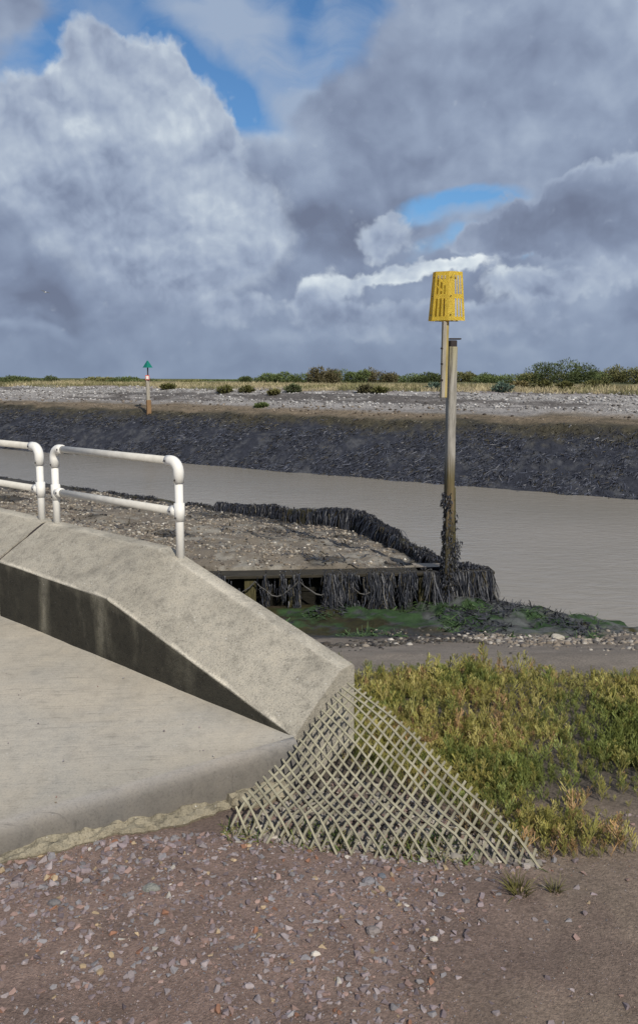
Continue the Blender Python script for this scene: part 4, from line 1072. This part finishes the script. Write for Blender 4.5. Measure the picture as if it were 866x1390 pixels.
def vmath(op, a, b=None, scale=None):
    m = N(nt, 'ShaderNodeVectorMath', operation=op)
    for i, s in enumerate((a, b)):
        if s is None: continue
        if hasattr(s, 'is_linked'): nt.links.new(s, m.inputs[i])
        else: m.inputs[i].default_value = s
    if scale is not None: m.inputs['Scale'].default_value = scale
    return m.outputs[0]
def map_(v, sc, loc=(0, 0, 0)):
    m = N(nt, 'ShaderNodeMapping'); m.inputs['Scale'].default_value = sc; m.inputs['Location'].default_value = loc; nt.links.new(v, m.inputs[0]); return m.outputs[0]
def warp(src, scale, amt, det=5, rough=.55, sc=(1, 1, 1), loc=(0, 0, 0)):
    n_ = N(nt, 'ShaderNodeTexNoise', noise_dimensions='2D'); n_.inputs['Scale'].default_value = scale; n_.inputs['Detail'].default_value = det; n_.inputs['Roughness'].default_value = rough
    nt.links.new(map_(src, sc, loc), n_.inputs['Vector']); return vmath('ADD', src, vmath('SCALE', vmath('SUBTRACT', n_.outputs['Color'], (.5, .5, .5)), None, amt))
def px2ae(x, y):
    r = ray(x, y); r = r/np.linalg.norm(r); return math.atan2(r[0], r[1]), math.asin(r[2])
def blob(x, y, rx, ry, wgt, rot=0, vec=None):
    """soft patch in the sky at a compass bearing and height; rot in degrees, clockwise"""
    a, e = px2ae(x, y)
    m = N(nt, 'ShaderNodeMapping', vector_type='TEXTURE'); m.inputs['Location'].default_value = (a, e, 0); m.inputs['Rotation'].default_value = (0, 0, math.radians(-rot)); m.inputs['Scale'].default_value = (rx/F, ry/F, 1e3)
    nt.links.new(vec, m.inputs[0]); l = N(nt, 'ShaderNodeVectorMath', operation='LENGTH'); nt.links.new(m.outputs[0], l.inputs[0])
    mr = N(nt, 'ShaderNodeMapRange', interpolation_type='SMOOTHSTEP'); nt.links.new(l.outputs['Value'], mr.inputs[0])
    mr.inputs[1].default_value = 1.3; mr.inputs[2].default_value = .1; mr.inputs[3].default_value = 0; mr.inputs[4].default_value = wgt
    return mr.outputs[0]
def total(lst):
    s = lst[0]
    for x in lst[1:]: s = math_('ADD', s, x)
    return s
def blobs(lst, vec): return total([blob(*(tuple(h)+(0,))[:6], vec=vec) for h in lst])
def fb(scale, loc=(0, 0, 0), det=7, rough=.55, sc=(1, 1.3, 1), vec=None):
    n_ = N(nt, 'ShaderNodeTexNoise', noise_dimensions='2D'); n_.inputs['Scale'].default_value = scale; n_.inputs['Detail'].default_value = det; n_.inputs['Roughness'].default_value = rough
    nt.links.new(map_(vec if vec is not None else P0, sc, loc), n_.inputs['Vector']); return n_.outputs[0]
def puff(scale, off=(0, 0, 0), vec=None, det=2.5):
    """billowing height: rounded heads with creases between"""
    v = N(nt, 'ShaderNodeTexVoronoi', feature='F1', voronoi_dimensions='2D'); v.inputs['Scale'].default_value = scale; v.inputs['Detail'].default_value = det; v.inputs['Roughness'].default_value = .55
    v.normalize = True
    nt.links.new(vmath('ADD', vec, off), v.inputs['Vector']); return math_('SUBTRACT', 1, v.outputs['Distance'])
def step(v, a, b):
    m = N(nt, 'ShaderNodeMapRange', interpolation_type='SMOOTHSTEP'); nt.links.new(v, m.inputs[0]); m.inputs[1].default_value = a; m.inputs[2].default_value = b; return m.outputs[0]
def over(base, colr, alpha): return mulc(nt, base, colr, alpha, 'MIX')
def lin(v, k, c): return math_('MULTIPLY_ADD', v, k, c)
PS_ = warp(P0, 7, .07, 4)                         # soft forms
PC_ = warp(warp(P0, 14, .05, 4), 45, .018, 5)       # cumulus outlines
# 1 blue sky with wind-drawn veil
base = mulc(nt, sky.outputs[0], (.060, .086, .108), 1.0)
veil = math_('MULTIPLY', step(fb(5, (2, 7, 0), 8, .62, (1, 2.4, 1), warp(P0, 5, .15, 3)), .30, .72), .5)
veil = math_('ADD', veil, blobs([(350, 75, 120, 60, .55, 35), (440, 60, 40, 80, .2, 0), (255, 40, 70, 30, .35, 25), (300, 20, 200, 24, .3, 0), (420, 150, 60, 40, .6, 0), (660, 300, 140, 14, .5, 0), (760, 352, 40, 10, .4)], PS_), None, True)
veil = math_('SUBTRACT', veil, blobs([(315, 130, 64, 34, .8, 30), (235, 80, 60, 26, .7, 50), (190, 20, 70, 20, .5, 10), (80, 90, 30, 50, .5), (425, 20, 20, 55, .5, 0), (620, 278, 80, 10, .5, 0)], PS_), None, True)
colr = over(base, (.34, .41, .55), veil)
# 2 grey deck
hole = blobs([(75, 80, 46, 80, 1., 75), (165, 12, 130, 40, 1.1, 8), (260, 65, 110, 72, 1.2, 42), (345, 110, 95, 75, 1.1, 25), (430, 40, 70, 100, 1.0, 70), (330, 6, 200, 26, .8), (625, 280, 125, 24, 1.0, -4), (735, 350, 64, 15, .85, 0), (600, 330, 60, 22, .5, 0)], PS_)
dk = math_('SUBTRACT', lin(fb(9, (3, 1, 0), 7, .55), .8, .42), hole)
deck = step(dk, .12, .62)
dt = blobs([(330, 180, 110, 40, .12, 0), (700, 200, 160, 34, .20, -12), (780, 60, 160, 80, .04, 0), (440, 250, 90, 40, .05, 20), (600, 60, 70, 120, -.06, 10), (560, 190, 120, 80, -.08, 30), (30, 90, 50, 80, .02, 0), (400, 300, 110, 50, -.10, 0),
            (200, 445, 260, 40, -.06, 0), (60, 370, 160, 60, -.02, 0), (140, 300, 220, 100, .08, 0), (433, 500, 700, 30, -.04, 0), (310, 330, 60, 60, .08, 0), (820, 420, 120, 50, .04, 0), (560, 450, 140, 40, .05, 0), (30, 455, 70, 10, .3, 0), (690, 470, 60, 10, .15, 0), (430, 455, 160, 12, .12, 0)], PS_)
r1 = math_('SUBTRACT', fb(7, (0, 0, 0), 6, .5, (1, 1.5, 1), PS_), fb(7, (-.05, -.22, 0), 6, .5, (1, 1.5, 1), PS_))
PV_ = warp(warp(P0, 10, .022, 2), 60, .007, 4)
PA0 = puff(12, (0, 0, 0), PV_); PA1 = puff(12, (.010, .020, 0), PV_); PB0 = puff(31, (0, 0, 0), PV_); PB1 = puff(31, (.004, .009, 0), PV_)
r2 = math_('SUBTRACT', PA0, PA1)
tone = total([dt, math_('MULTIPLY', r1, .62), math_('MULTIPLY', r2, .55), lin(fb(3.2, (9, 4, 0), 4, .5), .35, .16)])
cr = ramp(nt, tone, [(.0, (.165, .19, .275)), (.22, (.225, .265, .375)), (.42, (.295, .345, .465)), (.62, (.39, .445, .56)), (.85, (.58, .63, .71)), (1.0, (.78, .81, .85))])
colr = over(colr, cr.outputs[0], deck)
# 3 sunlit cumulus heads
def cumulus(colr, mass, lights, soft=(.36, .50), base_t=.45, ps=24, k=1.2, vec=PC_, amp=.55):
    h0, h1 = (PA0, PA1) if ps < 30 else (PB0, PB1)
    d = total([blobs(mass, vec), lin(h0, amp, -amp*.62)])
    a = step(d, *soft)
    rel = total([math_('MULTIPLY', math_('SUBTRACT', PA0, PA1), k*.5), math_('MULTIPLY', math_('SUBTRACT', PB0, PB1), k*.34)])
    edge = math_('MULTIPLY', math_('SUBTRACT', 1, step(d, soft[0], soft[1]+.30)), .20)
    t = total([rel, edge, lin(fb(9, (1, 8, 0), 6, .55, (1, 1.2, 1), vec), .35, base_t-.175), blobs(lights, PS_)])
    c = ramp(nt, t, [(.0, (.165, .19, .275)), (.22, (.235, .275, .385)), (.42, (.34, .39, .51)), (.62, (.46, .51, .61)), (.85, (.68, .72, .77)), (1, (.84, .86, .88))])
    return over(colr, c.outputs[0], a)
colr = cumulus(colr, [(125, 85, 50, 50, 1.), (175, 105, 50, 44, .9), (215, 105, 44, 48, 1.), (245, 165, 66, 56, 1.1), (290, 205, 50, 50, .8), (150, 180, 150, 90, .9), (40, 190, 130, 70, .9), (180, 270, 220, 110, .75), (300, 320, 130, 80, .5), (240, 380, 160, 70, .4)],
               [(110, 60, 34, 30, .05), (200, 85, 40, 36, .06), (250, 165, 44, 40, .30), (115, 172, 44, 22, .20), (150, 110, 90, 60, .08), (50, 180, 70, 30, .06), (190, 200, 70, 40, -.05), (100, 300, 150, 60, -.10), (290, 300, 70, 70, .16), (170, 230, 60, 40, .06), (200, 400, 200, 50, -.18)], (.25, .62), .45)
# 4 dark cloud with a crisp top, right
colr = cumulus(colr, [(770, 295, 150, 48, 1.0, -10), (690, 315, 100, 26, .9, 0), (830, 255, 80, 44, .9, -15), (860, 340, 90, 60, .7), (660, 398, 66, 34, .9), (645, 372, 28, 32, .7)],
               [(760, 305, 170, 60, -.26), (660, 400, 80, 44, -.24), (820, 265, 90, 40, -.10)], (.30, .60), .36, 26, .5)
# 5 low bright puffs
colr = cumulus(colr, [(425, 395, 46, 22, .62, -20), (475, 382, 40, 17, .5, -10), (530, 376, 46, 18, .62), (580, 366, 56, 17, .5, -5), (635, 354, 50, 15, .6), (520, 322, 50, 30, .7), (700, 388, 44, 26, .6), (740, 375, 40, 22, .6), (800, 385, 60, 26, .55), (450, 425, 80, 30, .5), (310, 425, 70, 30, .5), (560, 440, 110, 28, .45), (700, 435, 90, 26, .45)],
               [(440, 382, 60, 20, .22), (560, 362, 110, 16, .26), (520, 312, 40, 18, .04), (640, 350, 60, 14, .22), (700, 372, 60, 12, .14), (740, 378, 30, 20, .14), (310, 425, 90, 40, -.16), (560, 440, 300, 34, -.20), (780, 385, 90, 30, -.08)], (.16, .56), .44, 34, 1.3, amp=.8)
# haze toward the horizon
hz = N(nt, 'ShaderNodeMapRange', interpolation_type='SMOOTHSTEP'); nt.links.new(el, hz.inputs[0]); hz.inputs[1].default_value = .10; hz.inputs[2].default_value = -.01; hz.inputs[4].default_value = .6
colr = over(colr, (.215, .265, .37), hz.outputs[0])
W.cycles.sampling_method = 'MANUAL'; W.cycles.sample_map_resolution = 256
colr = mulc(nt, colr, (.975, 1.02, 1.03), 1.0)
nt.links.new(colr, bg.inputs[0]); bg.inputs[1].default_value = 1.0

scene.view_settings.view_transform = 'Standard'; scene.view_settings.look = 'None'; scene.view_settings.exposure = 0
scene.render.engine = 'CYCLES'
